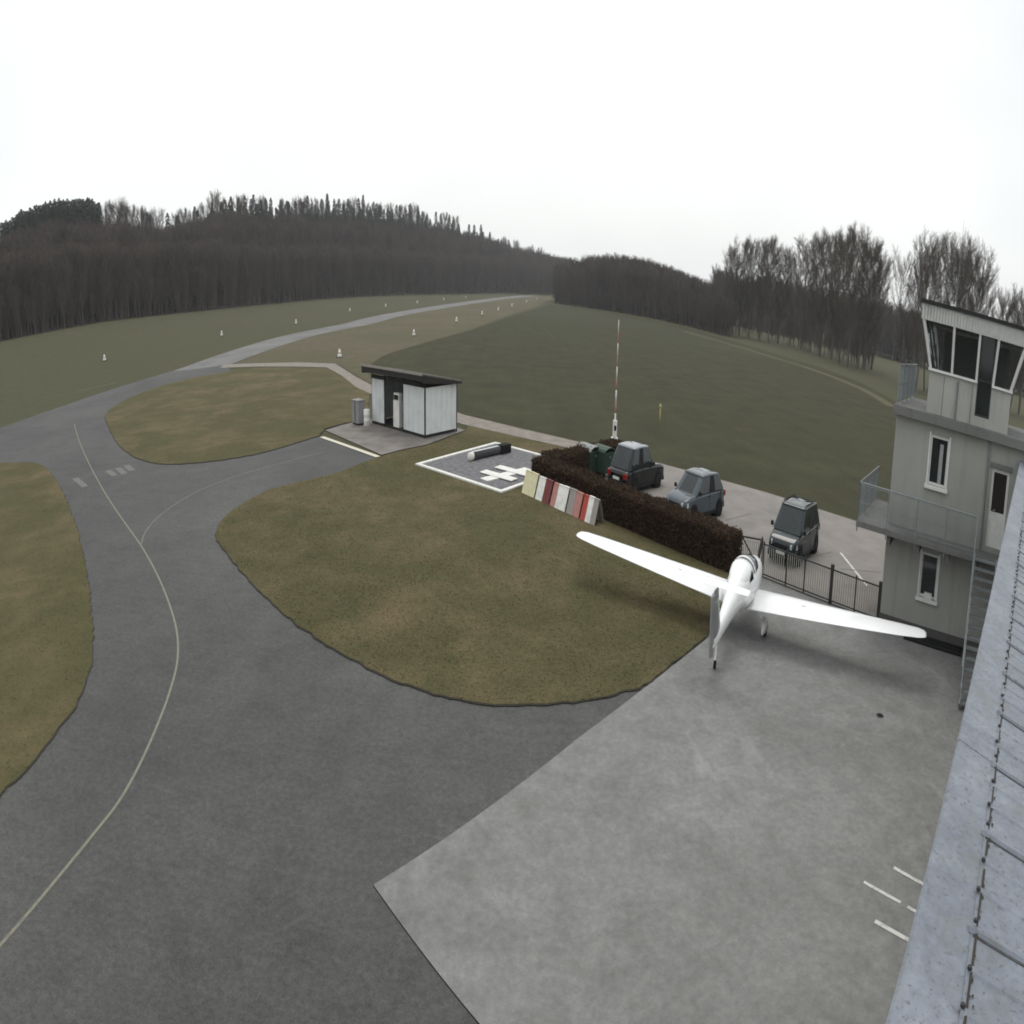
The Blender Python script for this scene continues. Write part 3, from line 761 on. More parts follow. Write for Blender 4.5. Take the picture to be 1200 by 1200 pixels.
for i, (x, D, yt) in enumerate([(1062, 188, 300), (1076, 182, 284), (1090, 192, 278), (1104, 186, 281), (1120, 183, 282), (1134, 190, 294), (1146, 195, 318)]):
    p = polar(x, 400, D); h = CAM_H+D*math.tan(elev(x, yt))
    tree('round_tree', ROUND[i % 2], (p.x, p.y, 0), h/24.0, 'wide crowned leafless tree rising behind the control tower cab', 'bare trees behind the tower', .8)
for i, (x, D, yt) in enumerate([(1176, 205, 346), (1189, 200, 340), (1202, 208, 348)]):
    p = polar(x, 400, D); h = CAM_H+D*math.tan(elev(x, yt))
    tree('round_tree', ROUND[i % 2], (p.x, p.y, 0), h/24.0, 'lower bushy leafless tree over the flat tower roof', 'low bare trees over the tower roof', .9)
# conifers on the skyline
CON = [tree_meshes(*conifer(700+i, 23), MT['dark_bark'], MT['needles']) for i in range(4)]
sky_y = lambda x: np.interp(x, [t[0] for t in TAB], [t[3] for t in TAB])
dome = lambda x: np.interp(x, [0, 12, 30, 50, 75, 100, 112, 118], [259, 251, 242, 235, 230.5, 229.5, 232, 240])
crest = lambda x: np.interp(x, [240, 262, 300, 360, 421, 450, 478, 508, 540, 566, 598, 645], [240, 228, 228, 229, 227, 234, 237, 247, 255, 265, 281, 293])
spots = [(x_, dome(x_)+dy_*rng.random()) for x_ in np.arange(1, 117, 2.6) for dy_ in (3, 16)]
spots += [(172, 244), (176, 249), (196, 249), (208, 250), (228, 242), (231, 244)]
spots += [(x_+rng.uniform(-3, 3), crest(x_)+rng.choice((0, 2, 5))+rng.uniform(-2, 2)) for x_ in (246, 262, 270, 277, 288, 298, 305, 311, 318, 326, 336, 344, 357, 361, 374, 386, 394, 408, 421, 426, 436, 446, 452, 466, 478, 488, 494, 508, 516, 528, 540, 548, 556, 566, 574, 584, 598, 612, 628, 640)]
spots += [(x_+rng.uniform(-2, 2), crest(x_)+rng.uniform(4, 20)) for x_ in np.arange(244, 645, 2.9)]
for i, (x, yt) in enumerate(spots):
    a = azimuth(x, yt); D0, z0, D1, z1 = col_at(a); d = D1+rng.uniform(-22, 10); px_, py_ = math.sin(a)*d, math.cos(a)*d; z = H(px_, py_)
    top = CAM_H+d*math.tan(elev(x, yt+rng.uniform(-2, 3))); s = max(.5, (top-z)/23)
    t = thing('conifer', 'dark spruce in the dense dome-shaped clump on the hilltop' if x < 140 else 'dark spruce standing along the long wooded crest of the hill', 'tree', (px_, py_, z), rng.uniform(0, 6), 'spruces of the hilltop clump' if x < 140 else 'spruces on the crest'); t.scale = (min(s, 1.15), min(s, 1.15), s)
    inst(CON[i % 4][0], 'trunk', t); inst(CON[i % 4][1], 'crown', t)

for i, (x, yt) in enumerate([(124, 241), (131, 238), (139, 240), (147, 239), (154, 244), (162, 246), (168, 249), (184, 250), (203, 249), (215, 247), (222, 250), (238, 240), (252, 230), (257, 233), (283, 231), (303, 232), (330, 236), (349, 236), (352, 233), (366, 235), (380, 236), (401, 237), (413, 236), (431, 237), (441, 239), (459, 240), (471, 242), (483, 243), (500, 249), (522, 251), (534, 255), (590, 279), (605, 284), (620, 288), (634, 291)]):
    a = azimuth(x, yt); D0, z0, D1, z1 = col_at(a); d = D1+rng.uniform(-15, 15); px_, py_ = math.sin(a)*d, math.cos(a)*d; z = H(px_, py_)
    s = max(.5, (CAM_H+d*math.tan(elev(x, yt))-z)/24)
    tree('hilltop_tree', GROVE[i % 5], (px_, py_, z), s, 'leafless broadleaf tree standing among the spruces on the hilltop', 'bare trees on the hilltop', .85)

# ------------------------------------------------------------------ hedge
def hedge():
    a, b, c = Vector((1.75, 39.95)), Vector((11.15, 28.75)), Vector((7.9, 45.6))
    root = thing('hedge', 'clipped brown beech hedge bent round the parked cars', 'hedge', (a.x, a.y, 0))
    core, V, F = MB(), [], []
    def leg(p, q, w_, h_, n):
        d = (q-p); L = d.length; d.normalize(); nn = Vector((-d.y, d.x))
        def hh(u): return h_*(1+.03*math.sin(u*2.1)+.02*math.sin(u*5.3+1))
        seg = max(4, int(L/.8))
        rings = []
        for i in range(seg+1):
            u = L*i/seg; c0 = p+d*u-a; k = hh(u)-.10
            rings.append([(c0.x+nn.x*s*(w_/2-.12), c0.y+nn.y*s*(w_/2-.12), z) for s, z in ((-1, 0), (1, 0), (.92, k), (-.92, k))])
        core.loft(rings)
        for k in range(n):
            u = rng.uniform(-.05, L+.05); r_ = rng.random()
            if r_ < .33: s, z = rng.uniform(-1, 1), 1.0
            elif r_ < .70: s, z = -1, rng.random()
            elif r_ < .94: s, z = 1, rng.random()
            else:
                s, z = rng.uniform(-1, 1), rng.random(); u = rng.choice((0, L))+rng.uniform(-.06, .06)
            s *= w_/2*(1-.06*z); zz = z*hh(u)+rng.gauss(0, .035); s += rng.gauss(0, .035)
            c0 = Vector((p.x-a.x+d.x*u+nn.x*s, p.y-a.y+d.y*u+nn.y*s, max(.03, zz)))
            v1 = Vector((rng.gauss(0, 1), rng.gauss(0, 1), rng.gauss(0, 1.4))).normalized(); v2 = v1.orthogonal().normalized()
            L1, L2 = rng.uniform(.035, .085), rng.uniform(.018, .034); i0 = len(V)
            V.extend([c0-v1*L1, c0+v2*L2, c0+v1*L1, c0-v2*L2]); F.append((i0, i0+1, i0+2, i0+3))
    leg(a, b, 1.35, 1.12, 44000); leg(Vector((2.3, 40.7)), c, 1.2, 1.12, 15000)
    core.build('branch_core', MT['hedge_core'], root)
    me = bpy.data.meshes.new('foliage'); me.from_pydata([tuple(v) for v in V], [], F); me.materials.append(MT['hedge'])
    o = bpy.data.objects.new('foliage', me); COL.objects.link(o); o.parent = root
hedge()

# ------------------------------------------------------------------ control tower (local x along facade, y into depth)
TOW = thing('control_tower', 'grey rendered control tower with glazed cab and balcony', 'tower', (O2.x, O2.y, 0), math.atan2(e1.y, e1.x))
def tpart(name, mat, parent=TOW, smooth=False, bevel=0.0, **k):
    mb = MB()
    for a, b in k.get('spans', []): mb.span(a, b)
    for a in k.get('beams', []): mb.beam(*a)
    for a in k.get('tubes', []): mb.tube(*a)
    return mb.build(name, mat, parent, smooth, bevel)
def wall_holes(x0, x1, z0, z1, holes, y0, y1):
    """box wall with rectangular openings"""
    mb = MB(); xs = sorted({x0, x1, *[h[0] for h in holes], *[h[1] for h in holes]})
    for a, b in zip(xs, xs[1:]):
        hs = sorted([(h[2], h[3]) for h in holes if h[0] <= a and h[1] >= b]); z = z0
        for lo_, hi_ in hs:
            if lo_ > z: mb.span((a, y0, z), (b, y1, lo_))
            z = hi_
        if z < z1: mb.span((a, y0, z), (b, y1, z1))
    return mb
WX = 7.2
lower = [(1.72, 2.52, 1.14, 2.36)]; upper = [(1.66, 2.50, 4.18, 5.50), (4.55, 5.35, 3.0, 5.10)]
wall_holes(0, WX, 0.35, 2.70, lower, 0, .3).build('wall', MT['wall'], TOW)
wall_holes(0, WX, 2.70, 5.78, upper, 0, .3).build('wall', MT['wall'], TOW)
tpart('plinth', MT['plinth'], spans=[((-.02, -.02, 0), (WX+.02, .3, .347))])
tpart('side_wall', MT['wall'], spans=[((0, .302, 0), (.3, 5.6, 5.78)), ((WX-.3, .302, 0), (WX, 5.6, 5.78)), ((.302, 5.3, 0), (WX-.302, 5.6, 5.78))])
tpart('floor', MT['slab'], spans=[((.302, .302, 2.6), (WX-.302, 5.298, 2.75))])
def window(x0, x1, z0, z1, parent=TOW, curtain=True, mull=True):
    f = .07
    w_ = tpart('window', MT['white'], parent, bevel=.006, spans=[((x0, .06, z0), (x0+f, .16, z1)), ((x1-f, .06, z0), (x1, .16, z1)), ((x0+f, .06, z0), (x1-f, .16, z0+f)), ((x0+f, .06, z1-f), (x1-f, .16, z1))])
    tpart('pane', MT['glass'], w_, spans=[((x0+f, .10, z0+f), (x1-f, .115, z1-f))])
    for a_, b_ in (((x0-.07, -.025, z0-.005), (x0, .06, z1+.06)), ((x1, -.025, z0-.005), (x1+.07, .06, z1+.06))): tpart('surround', MT['white'], w_, spans=[(a_, b_)])
    tpart('sill', MT['white'], w_, bevel=.01, spans=[((x0-.12, -.11, z0-.11), (x1+.12, .06, z0-.006))])
    if mull: tpart('mullion', MT['white'], w_, spans=[(((x0+x1)/2-.03, .075, z0+f), ((x0+x1)/2+.03, .099, z1-f))])
    return w_
def ccurt(w_, x0, x1, z0, z1):
    mb = MB(); n = 14; rings = []
    pts_ = [(x0+(x1-x0)*i/n, .088+.012*math.sin(i*2.2)) for i in range(n+1)]
    mb.add([(x, y, z) for z in (z0, z1) for x, y in pts_], [(i, i+1, n+2+i, n+1+i) for i in range(n)]); mb.build('curtain', MT['curtain'], w_)
w1 = window(1.66, 2.50, 4.18, 5.50, mull=False); tpart('curtain', MT['curtain'], w1, spans=[((2.10, .093, 4.26), (2.26, .099, 5.30))])
w0 = window(1.72, 2.52, 1.14, 2.36, mull=False); tpart('flower_box', MT['white'], w0, spans=[((1.98, -.06, 1.136), (2.34, .05, 1.30))])
dr = tpart('door', MT['white'], TOW, spans=[((4.55, .08, 3.0), (4.65, .2, 5.10)), ((5.25, .08, 3.0), (5.35, .2, 5.10)), ((4.65, .08, 5.0), (5.25, .2, 5.10)), ((4.65, .10, 3.0), (5.25, .18, 3.95))])
tpart('pane', glass_mat('door_glass', (0.012, 0.006, 0.006)), dr, spans=[((4.65, .12, 3.95), (5.25, .14, 5.0))])
tpart('handle', MT['steel'], dr, beams=[((4.74, .05, 4.0), (4.86, .05, 4.0), .03, .03)])
tpart('lintel', MT['slab'], dr, spans=[((4.45, -.06, 5.12), (5.45, .08, 5.24))])
tpart('downpipe', MT['steel'], tubes=[((4.32, -.07, 2.9), (4.32, -.07, 5.55), .045, .045, 8), ((4.32, -.07, 5.55), (4.32, .0, 5.74), .045, .06, 8)])
tpart('downpipe', MT['steel'], tubes=[((2.62, -.05, 6.05), (2.62, -.05, 7.05), .03, .03, 8)])
# lower balcony wrapping round the corner
bal = tpart('balcony', MT['slab'], bevel=.015, spans=[((-1.25, -1.15, 2.70), (5.6, -.002, 2.86)), ((-1.25, 0.0, 2.70), (-.002, 3.4, 2.86))])
tpart('bracket', MT['slab'], bal, spans=[((x-.08, -1.0, 2.42), (x+.08, -.002, 2.697)) for x in (.25,)])
for x in (1.6, 2.95, 4.3): tpart('bracket', MT['slab'], bal, spans=[((x-.06, -1.0, 2.45), (x+.06, -.002, 2.697))])
def railing(parent, path, z, posts, h_=1.0, mesh_d=.065, mat='steel'):
    """posts, rails and a fine bar infill along a polyline"""
    pth = [Vector((p[0], p[1])) for p in path]
    for a, b in zip(pth, pth[1:]):
        L = (b-a).length; n = max(1, int(round(L/posts)))
        for i in range(n+1):
            p = a.lerp(b, i/n)
            MB().tube((p.x, p.y, z-.28), (p.x, p.y, z+h_), .022, .022, 6).build('railing_post', MT[mat], parent)
        MB().tube((a.x, a.y, z+h_), (b.x, b.y, z+h_), .024, .024, 6).build('handrail', MT[mat], parent)
        mb = MB(); m_ = int(L/mesh_d)
        for i in range(1, m_):
            p = a.lerp(b, i/m_); mb.beam((p.x, p.y, z+.09), (p.x, p.y, z+h_-.05), .009, .009)
        for zz in (.09, h_*.5, h_-.05): mb.beam((a.x, a.y, z+zz), (b.x, b.y, z+zz), .018, .018)
        o = mb.build('infill_bars', MT[mat], parent); o['kind'] = 'stuff'
railing(bal, [(-1.2, 3.3), (-1.2, -1.1), (4.1, -1.1)], 2.86, 1.33)
# upper terrace slab, cab
ter = tpart('terrace_slab', MT['slab'], bevel=.015, spans=[((-.12, -.35, 5.782), (WX+.1, 5.7, 6.04))])
railing(ter, [(.02, -.25), (.02, 5.4)], 6.04, 1.4, 1.05)
CX0, CX1, CY0, CY1, ZS, ZT = 1.32, 5.05, .02, 4.6, 7.14, 8.43
tilt = .48
wall_holes(CX0, CX1, 6.042, ZS, [(3.50, 4.16, 6.3, ZS)], CY0, CY0+.15).build('cab_wall', MT['cab_wall'], TOW)
tpart('cab_side_wall', MT['cab_wall'], spans=[((CX0, CY0+.152, 6.042), (CX0+.15, CY1, ZS)), ((CX1-.15, CY0+.152, 6.042), (CX1, CY1, ZS)), ((CX0+.152, CY1-.15, 6.042), (CX1-.152, CY1, ZS+1.2))])
for x in (2.0, 2.66, 3.3): tpart('cladding_joint', MT['plinth'], spans=[((x, CY0-.006, 6.05), (x+.02, CY0-.0005, ZS-.06))])
tpart('sill', MT['white'], bevel=.01, spans=[((CX0-.06, CY0-.10, ZS), (3.50, CY0+.1, ZS+.07)), ((4.16, CY0-.10, ZS), (CX1+.06, CY0+.1, ZS+.07))])
def lean(x): # outward lean at the corners of the cab
    t = (x-CX0)/(CX1-CX0); return x+(t*2-1)*tilt*(abs(t*2-1)**2)
for x in (CX0+.03, 2.33, 3.44, 4.20, CX1-.03):
    tpart('cab_mullion', MT['white'], beams=[((x, CY0, ZS+.07), (lean(x), CY0-.34, ZT), .10, .10)])
tpart('cab_mullion', MT['white'], beams=[((CX0+.02, CY1, ZS), (CX0-tilt, CY1+.3, ZT), .1, .1)])
tpart('cab_mullion', MT['white'], beams=[((CX0+.02, 1.9, ZS), (CX0-tilt+.02, 1.9, ZT), .08, .08)])
tpart('cab_mullion', MT['white'], beams=[((CX0+.02, 3.3, ZS), (CX0-tilt+.02, 3.3, ZT), .08, .08)])
CG = clear_glass('cab_glass', (0.42, 0.46, 0.46))
xs_ = [CX0+.03, 2.33, 3.44]
def pane(x0, x1, zb, yb=CY0):
    f = (zb-ZS)/(ZT-ZS)
    mb = MB(); y0 = CY0-.34*f; mb.add([(x0, y0, zb), (x1, y0, zb), (lean(x1), CY0-.34, ZT), (lean(x0), CY0-.34, ZT)], [(0, 1, 2, 3)]); return mb.build('cab_pane', CG, TOW)
pane(CX0+.06, 2.30, ZS+.07); pane(2.36, 3.41, ZS+.07); pane(4.23, CX1-.06, ZS+.07)
MB().add([(CX0+.02, CY0+.1, ZS), (CX0+.02, CY1, ZS), (CX0-tilt+.02, CY1, ZT), (CX0-tilt+.02, CY0-.2, ZT)], [(0, 1, 2, 3)]).build('cab_pane', CG, TOW)
MB().add([(CX1-.02, CY0+.1, ZS), (CX1-.02, CY1, ZS), (CX1+tilt-.02, CY1, ZT), (CX1+tilt-.02, CY0-.2, ZT)], [(0, 1, 2, 3)]).build('cab_pane', CG, TOW)
cdoor = tpart('cab_door', MT['dark_steel'], beams=[((3.52, CY0+.06, 6.3), (3.52, CY0+.06, 8.4), .06, .06), ((4.14, CY0+.06, 6.3), (4.14, CY0+.06, 8.4), .06, .06), ((3.52, CY0+.06, 6.33), (4.14, CY0+.06, 6.33), .06, .06), ((3.52, CY0+.06, 7.25), (4.14, CY0+.06, 7.25), .05, .05)])
tpart('pane', MT['glass'], cdoor, spans=[((3.54, CY0+.05, 6.35), (4.12, CY0+.065, 8.4))])
tpart('cab_floor', MT['litter'], spans=[((CX0+.16, CY0+.16, 6.045), (CX1-.16, CY1-.16, 6.10))])
tpart('desk', MT['dark_wood'], spans=[((CX0+.2, .3, 6.95), (3.3, .9, 7.0)), ((CX0+.2, .9, 6.95), (CX0+.8, 3.4, 7.0))])
tpart('chart_stand', MT['curtain'], beams=[((1.75, .5, 7.0), (1.6, .42, 8.0), .05, .05), ((1.95, .6, 7.0), (1.78, .5, 8.1), .05, .05), ((1.62, .5, 7.0), (1.45, .4, 7.85), .04, .04)])
# cab roof with ribbed white fascia and dark roofing
RX0, RX1, RY0, RY1 = CX0-tilt-.05, CX1+tilt+.05, CY0-.42, CY1+.4
roof = tpart('roof', MT['fascia'], spans=[((RX0+.05, RY0+.05, ZT), (RX1-.05, RY1-.05, ZT+.38))])
mb = MB(); n = int((RX1-RX0)/.13)
for i in range(n): mb.span((RX0+(RX1-RX0)*i/n+.012, RY0, ZT-.02), (RX0+(RX1-RX0)*(i+1)/n-.012, RY0+.048, ZT+.40))
fb = mb.build('fascia_boards', MT['fascia'], roof); fb['kind'] = 'stuff'
mb = MB(); n = int((RY1-RY0)/.085)
for i in range(n): mb.span((RX0, RY0+.05+(RY1-RY0-.06)*i/n, ZT-.02), (RX0+.048, RY0+.05+(RY1-RY0-.06)*(i+1)/n-.012, ZT+.40))
fb = mb.build('fascia_boards', MT['fascia'], roof); fb['kind'] = 'stuff'
tpart('roof_cover', MT['roofing'], roof, spans=[((RX0-.08, RY0-.08, ZT+.402), (RX1+.08, RY1+.08, ZT+.50))])
tpart('antenna', MT['steel'], roof, tubes=[((2.05, 2.2, ZT+.5), (2.05, 2.2, ZT+3.1), .014, .006, 5)])
# grating strip at the foot of the wall
gr = thing('light_well_grating', 'dark metal grating strip at the foot of the tower wall', 'grating', (O2.x, O2.y, .047), math.atan2(e1.y, e1.x))
MB().span((1.3, -.80, 0), (4.0, -.04, .035)).build('pan', MT['rubber'], gr)
for i in range(27):
    MB().span((1.32+i*.1, -.80, .036), (1.36+i*.1, -.05, .06)).build('bar', MT['dark_steel'], gr)
for y in (-.80, -.42, -.08): MB().span((1.3, y, .061), (4.0, y+.03, .075)).build('rail', MT['dark_steel'], gr)

# outside stair up to the balcony
ST = thing('stair', 'steel outside stair rising from the apron to the tower balcony', 'stairs', (O2.x, O2.y, .046), math.atan2(e1.y, e1.x))
y0, y1, zt = -5.15, -1.2, 2.82
for x in (4.15, 5.1): MB().beam((x, y0, .08), (x, y1, zt), .05, .22).build('stringer', MT['steel'], ST)
for i in range(15):
    t = (i+.5)/15; MB().span((4.18, y0+(y1-y0)*t-.13, zt*(i+1)/15-.05), (5.07, y0+(y1-y0)*t+.13, zt*(i+1)/15-.01)).build('tread', MT['steel'], ST)
for t in (0.02, .36, .68, 1.0):
    MB().tube((4.12, y0+(y1-y0)*t, zt*t+.02), (4.12, y0+(y1-y0)*t, zt*t+1.0), .02, .02, 6).build('post', MT['steel'], ST)
MB().tube((4.12, y0, 1.0), (4.12, y1, zt+1.0), .024, .024, 6).build('handrail', MT['steel'], ST)
MB().tube((4.12, y0, .55), (4.12, y1, zt+.55), .016, .016, 6).build('handrail', MT['steel'], ST)

# ------------------------------------------------------------------ hangar with sheet-metal roof (local x outwards over the roof, y along the eave)
ED_ = Vector((.741, .671)); EN = Vector((.671, -.741))
ZE = 5.5
pe = g(1096.7, 980, ZE).to_2d(); off = pe.dot(EN)
HG = thing('hangar', 'hangar with weathered pale blue sheet metal roof and eave flashing', 'hangar', (EN.x*off, EN.y*off, 0), math.atan2(EN.y, EN.x))
SL = -math.tan(R(12)); YL0, YL1 = -9.0, 28.9
FL = 0.40                                                       # flashing width
MB().span((.22, YL0+.1, 0), (.5, YL1-.1, ZE-.12)).build('wall', MT['wall'], HG)
MB().span((.5, YL1-.4, 0), (16, YL1-.1, ZE-.1)).build('wall', MT['wall'], HG)
MB().span((.5, YL0+.1, 0), (16, YL0+.4, ZE-.1)).build('wall', MT['wall'], HG)
k = 0
yy = YL0
while yy < YL1-.2:                                              # flashing in 3 m lengths, lapped
    b = min(yy+3.0, YL1); dz = .003*(k % 2)
    mb = MB(); prof = [(-.01, -.14), (-.01, -.005), (.012, .012), (FL, FL*SL+.012), (FL, FL*SL+.003), (.012, -.004), (.002, -.14)]
    mb.loft([[(x, y_, ZE+z+dz) for x, z in prof] for y_ in (yy, b+.02)]); mb.build('eave_flashing', MT['roof_metal'], HG)
    yy = b; k += 1
RIB = 1.0; ny = int((YL1-YL0)/RIB)
panel = MB()
prof = []
for t in (0, .06, .10, .30, .33, .37, .40, .60, .63, .67, .70, .90, .94):
    prof.append((t*RIB, .012 if t in (.33, .37, .63, .67) else 0))
prof = [(0, .0)]+[(t*RIB, z) for t, z in ((.305, 0), (.325, .010), (.365, .010), (.385, 0), (.615, 0), (.635, .010), (.675, .010), (.695, 0), (.94, 0))]
for x in (FL-.03, 15.5): panel.v += [(x, y_, x*SL+z+.018) for y_, z in prof]
kk = len(prof); panel.f += [(i, i+1, kk+i+1, kk+i) for i in range(kk-1)]
pm = panel.mesh('roof_panel', MT['roof_metal'])
rib = MB(); rp = [(-.034, 0), (-.014, .020), (.014, .020), (.034, 0)]
rib.loft([[(x, y_, x*SL+z+.016) for y_, z in rp] for x in (FL-.05, 15.5)]); rm = rib.mesh('roof_rib', MT['roof_metal'])
gp_ = MB(); gp_.loft([[(x, y_, x*SL+z+.018) for y_, z in ((-.054, 0), (-.054, .004), (-.034, .004), (-.034, 0))] for x in (FL-.02, 15.5)]); gm_ = gp_.mesh('seam_grime', MT['pump_dark'])
scw = MB().tube((0, 0, 0), (0, 0, .014), .017, .014, 8).mesh('screw', MT['rust'])
for i in range(ny):
    y_ = YL0+i*RIB
    inst(pm, 'roof_panel', HG, (0, y_, ZE)); inst(rm, 'roof_rib', HG, (0, y_-.03, ZE)); inst(gm_, 'seam_grime', HG, (0, y_-.03, ZE))
    if -3 < y_ < 16:
        for s, dx in ((0.0, .05), (.35, .04), (.66, .05)):
            x = FL+dx-.06; inst(scw, 'screw', HG, (x, y_+s+rng.uniform(-.03, .03), ZE+x*SL+(.058 if s == 0 else .03)))
# dirt specks along the lap of the sheets, plus a painted lap shadow
mb = MB()
for k in range(420):
    y_ = rng.uniform(-2, 17); x = FL+.002+abs(rng.gauss(0, .012)); r_ = rng.uniform(.003, .013)
    z = ZE+x*SL+.0205
    n = 6; a0 = rng.random()*6
    mb.add([(x+math.cos(a0+6.283*i/n)*r_*rng.uniform(.5, 1), y_+math.sin(a0+6.283*i/n)*r_*rng.uniform(.6, 2.2), z+.004) for i in range(n)], [tuple(range(n))])
yq = -3.0  # broken dark strips in soil colour paint the shadow of the flashing's lower edge
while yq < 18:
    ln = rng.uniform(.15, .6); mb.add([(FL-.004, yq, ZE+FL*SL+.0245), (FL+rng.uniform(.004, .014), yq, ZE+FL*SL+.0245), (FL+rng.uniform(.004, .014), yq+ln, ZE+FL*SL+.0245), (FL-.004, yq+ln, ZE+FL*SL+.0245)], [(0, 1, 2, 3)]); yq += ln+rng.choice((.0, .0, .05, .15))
d_ = mb.build('dirt_and_lap_shadow', MT['soil'], HG); d_['kind'] = 'stuff'

# ------------------------------------------------------------------ fence and gate
fa, fb_ = g(893, 678).to_2d(), g(1029, 731).to_2d()
fd = (fb_-fa); FLn = fd.length; fang = math.atan2(fd.y, fd.x)
FE = thing('fence', 'black metal bar fence between the parking lot and the apron', 'fence', (fa.x, fa.y, .046), fang)
FH = 1.02
post = lambda x, w_=.06, h_=FH+.05: MB().span((x-w_/2, -w_/2, 0), (x+w_/2, w_/2, h_)).build('post', MT['dark_steel'], FE, bevel=.006)
xs_p = [0, FLn*.21, FLn*.37, FLn*.60, FLn*.80, FLn*.995]
for i, x in enumerate(xs_p): post(x, .14 if i in (3, 5) else .06, FH+(.12 if i in (3, 5) else .05))
for z in (.10, FH-.03):
    MB().span((0, -.02, z-.02), (FLn, .02, z+.02)).build('rail', MT['dark_steel'], FE)
bar = MB().span((-.017, -.012, .12), (.017, .012, FH-.05)).mesh('bar', MT['fence_bar'])
x = .09
while x < FLn-.08:
    if min(abs(x-p) for p in xs_p) > .06: inst(bar, 'bar', FE, (x, 0, 0))
    x += .115
MB().span((.04, -.045, 0), (FLn-.05, .045, .035)).build('kerb', MT['plinth'], FE)
ga = Vector((11.35, 28.35)); gd = fa-ga; GL = gd.length-.08
GT = thing('side_gate', 'narrow black framed gate between the hedge end and the fence', 'gate', (ga.x, ga.y, .046), math.atan2(gd.y, gd.x))
for p, q in (((0, 0, .05), (0, 0, 1.15)), ((GL, 0, .05), (GL, 0, 1.15)), ((0, 0, .1), (GL, 0, .1)), ((0, 0, 1.1), (GL, 0, 1.1)), ((0, 0, 1.1), (GL, 0, .1))):
    MB().beam(p, q, .05, .05).build('frame', MT['dark_steel'], GT)
for i in range(1, 10): inst(bar, 'bar', GT, (GL*i/10, .035, .05))

# ------------------------------------------------------------------ shed with fuel pumps
sF, sR, sL = g(498, 515).to_2d(), g(540, 507.5).to_2d(), g(436, 497).to_2d()
sx = (sL-sF).normalized(); SLn = (sL-sF).length; SW = 3.7
# local x along the long front to the far end, local y to the back
SH = thing('fuel_shed', 'pale panelled fuel shed with dark overhanging lean-to roof', 'shed', (sF.x, sF.y, .04), math.atan2(sx.y, sx.x))
BY = -1 if Vector((-sx.y, sx.x)).dot(sR-sF) < 0 else 1
def sp(name, mat, a, b, parent=SH, bevel=0.0): return MB().span((a[0], a[1]*BY, a[2]), (b[0], b[1]*BY, b[2])).build(name, mat, parent, bevel=bevel)
WHt = 2.42
def panel_wall(x0, x1, y0, y1, along):
    L = (x1-x0) if along == 'x' else (y1-y0); n = max(1, int(round(L/.62)))
    for i in range(n):
        if along == 'x': a, b = x0+L*i/n+.008, x0+L*(i+1)/n-.008; sp('wall_panel', MT['shed_panel'], (a, y0, .16), (b, y1, WHt), bevel=.012)
        else: a, b = y0+L*i/n+.008, y0+L*(i+1)/n-.008; sp('wall_panel', MT['shed_panel'], (x0, a, .16), (x1, b, WHt), bevel=.012)
panel_wall(.1, 2.85, 0, .07, 'x'); panel_wall(5.65, SLn-.05, 0, .07, 'x')
panel_wall(0, .07, .1, SW-.1, 'y'); panel_wall(SLn-.1, SLn-.03, .2, SW-.1, 'y'); panel_wall(.1, SLn-.1, SW-.08, SW, 'x')
for x, y in ((.04, .04), (.70, .09), (2.9, .08), (5.6, .08), (SLn-.04, .06), (.04, SW-.05), (SLn-.04, SW-.05)):
    sp('post', MT['dark_wood'], (x-.045, y-.045+.002, 0), (x+.045, y+.045, 2.7 if y < 1 else 2.5))
sp('floor_frame', MT['dark_wood'], (.09, .09, .0), (SLn-.12, SW-.12, .12))
# roof: high front edge, falling to the back
mb = MB(); OVf, OVb, OVs = .55, .2, .35
zf, zb = 3.16, 2.58
pts_ = [(-OVs, -OVf, zf), (SLn+.75, -OVf, zf), (SLn+.75, SW+OVb, zb), (-OVs, SW+OVb, zb)]
mb.add([(x, y*BY, z) for x, y, z in pts_]+[(x, y*BY, z-.07) for x, y, z in pts_], [(0, 1, 2, 3), (7, 6, 5, 4), (0, 4, 5, 1), (1, 5, 6, 2), (2, 6, 7, 3), (3, 7, 4, 0)])
rf = mb.build('roof', MT['shed_roof'], SH)
for i in range(13):
    x = -OVs+.05+(SLn+.75+OVs-.1)*i/12
    MB().beam((x, -OVf*BY, zf+.012), (x, (SW+OVb)*BY, zb+.012), .06, .025).build('batten', MT['shed_roof'], rf)
sp('fascia', MT['dark_wood'], (-OVs-.02, -OVf-.03, zf-.38), (SLn+.77, -OVf-.004, zf-.02), rf)
for x in (-OVs, SLn+.73):
    mb = MB(); mb.add([(x, -OVf*BY, zf-.02), (x, (SW+OVb)*BY, zb-.02), (x, (SW+OVb)*BY, zb-.16), (x, -OVf*BY, zf-.46)]+[(x+.03, -OVf*BY, zf-.02), (x+.03, (SW+OVb)*BY, zb-.02), (x+.03, (SW+OVb)*BY, zb-.16), (x+.03, -OVf*BY, zf-.46)],
        [(0, 1, 2, 3), (7, 6, 5, 4), (0, 4, 5, 1), (1, 5, 6, 2), (2, 6, 7, 3), (3, 7, 4, 0)]); mb.build('fascia', MT['dark_wood'], rf)
sp('roof_trim', MT['board_grey'], (-OVs-.03, -OVf-.06, zf-.10), (SLn+.78, -OVf-.031, zf+.015), rf)
sp('inner_wall', MT['dark_wood'], (.1, SW-.2, .15), (SLn-.12, SW-.1, 2.45))
sp('rafter', MT['dark_wood'], (.1, .1, 2.46), (SLn-.1, .2, 2.62))
fpz = thing('fuel_pump', 'pale upright fuel pump standing in the dark shed opening', 'pump', tuple((sF+sx*4.0+Vector((-sx.y, sx.x))*BY*.35))+(.16,), math.atan2(sx.y, sx.x))
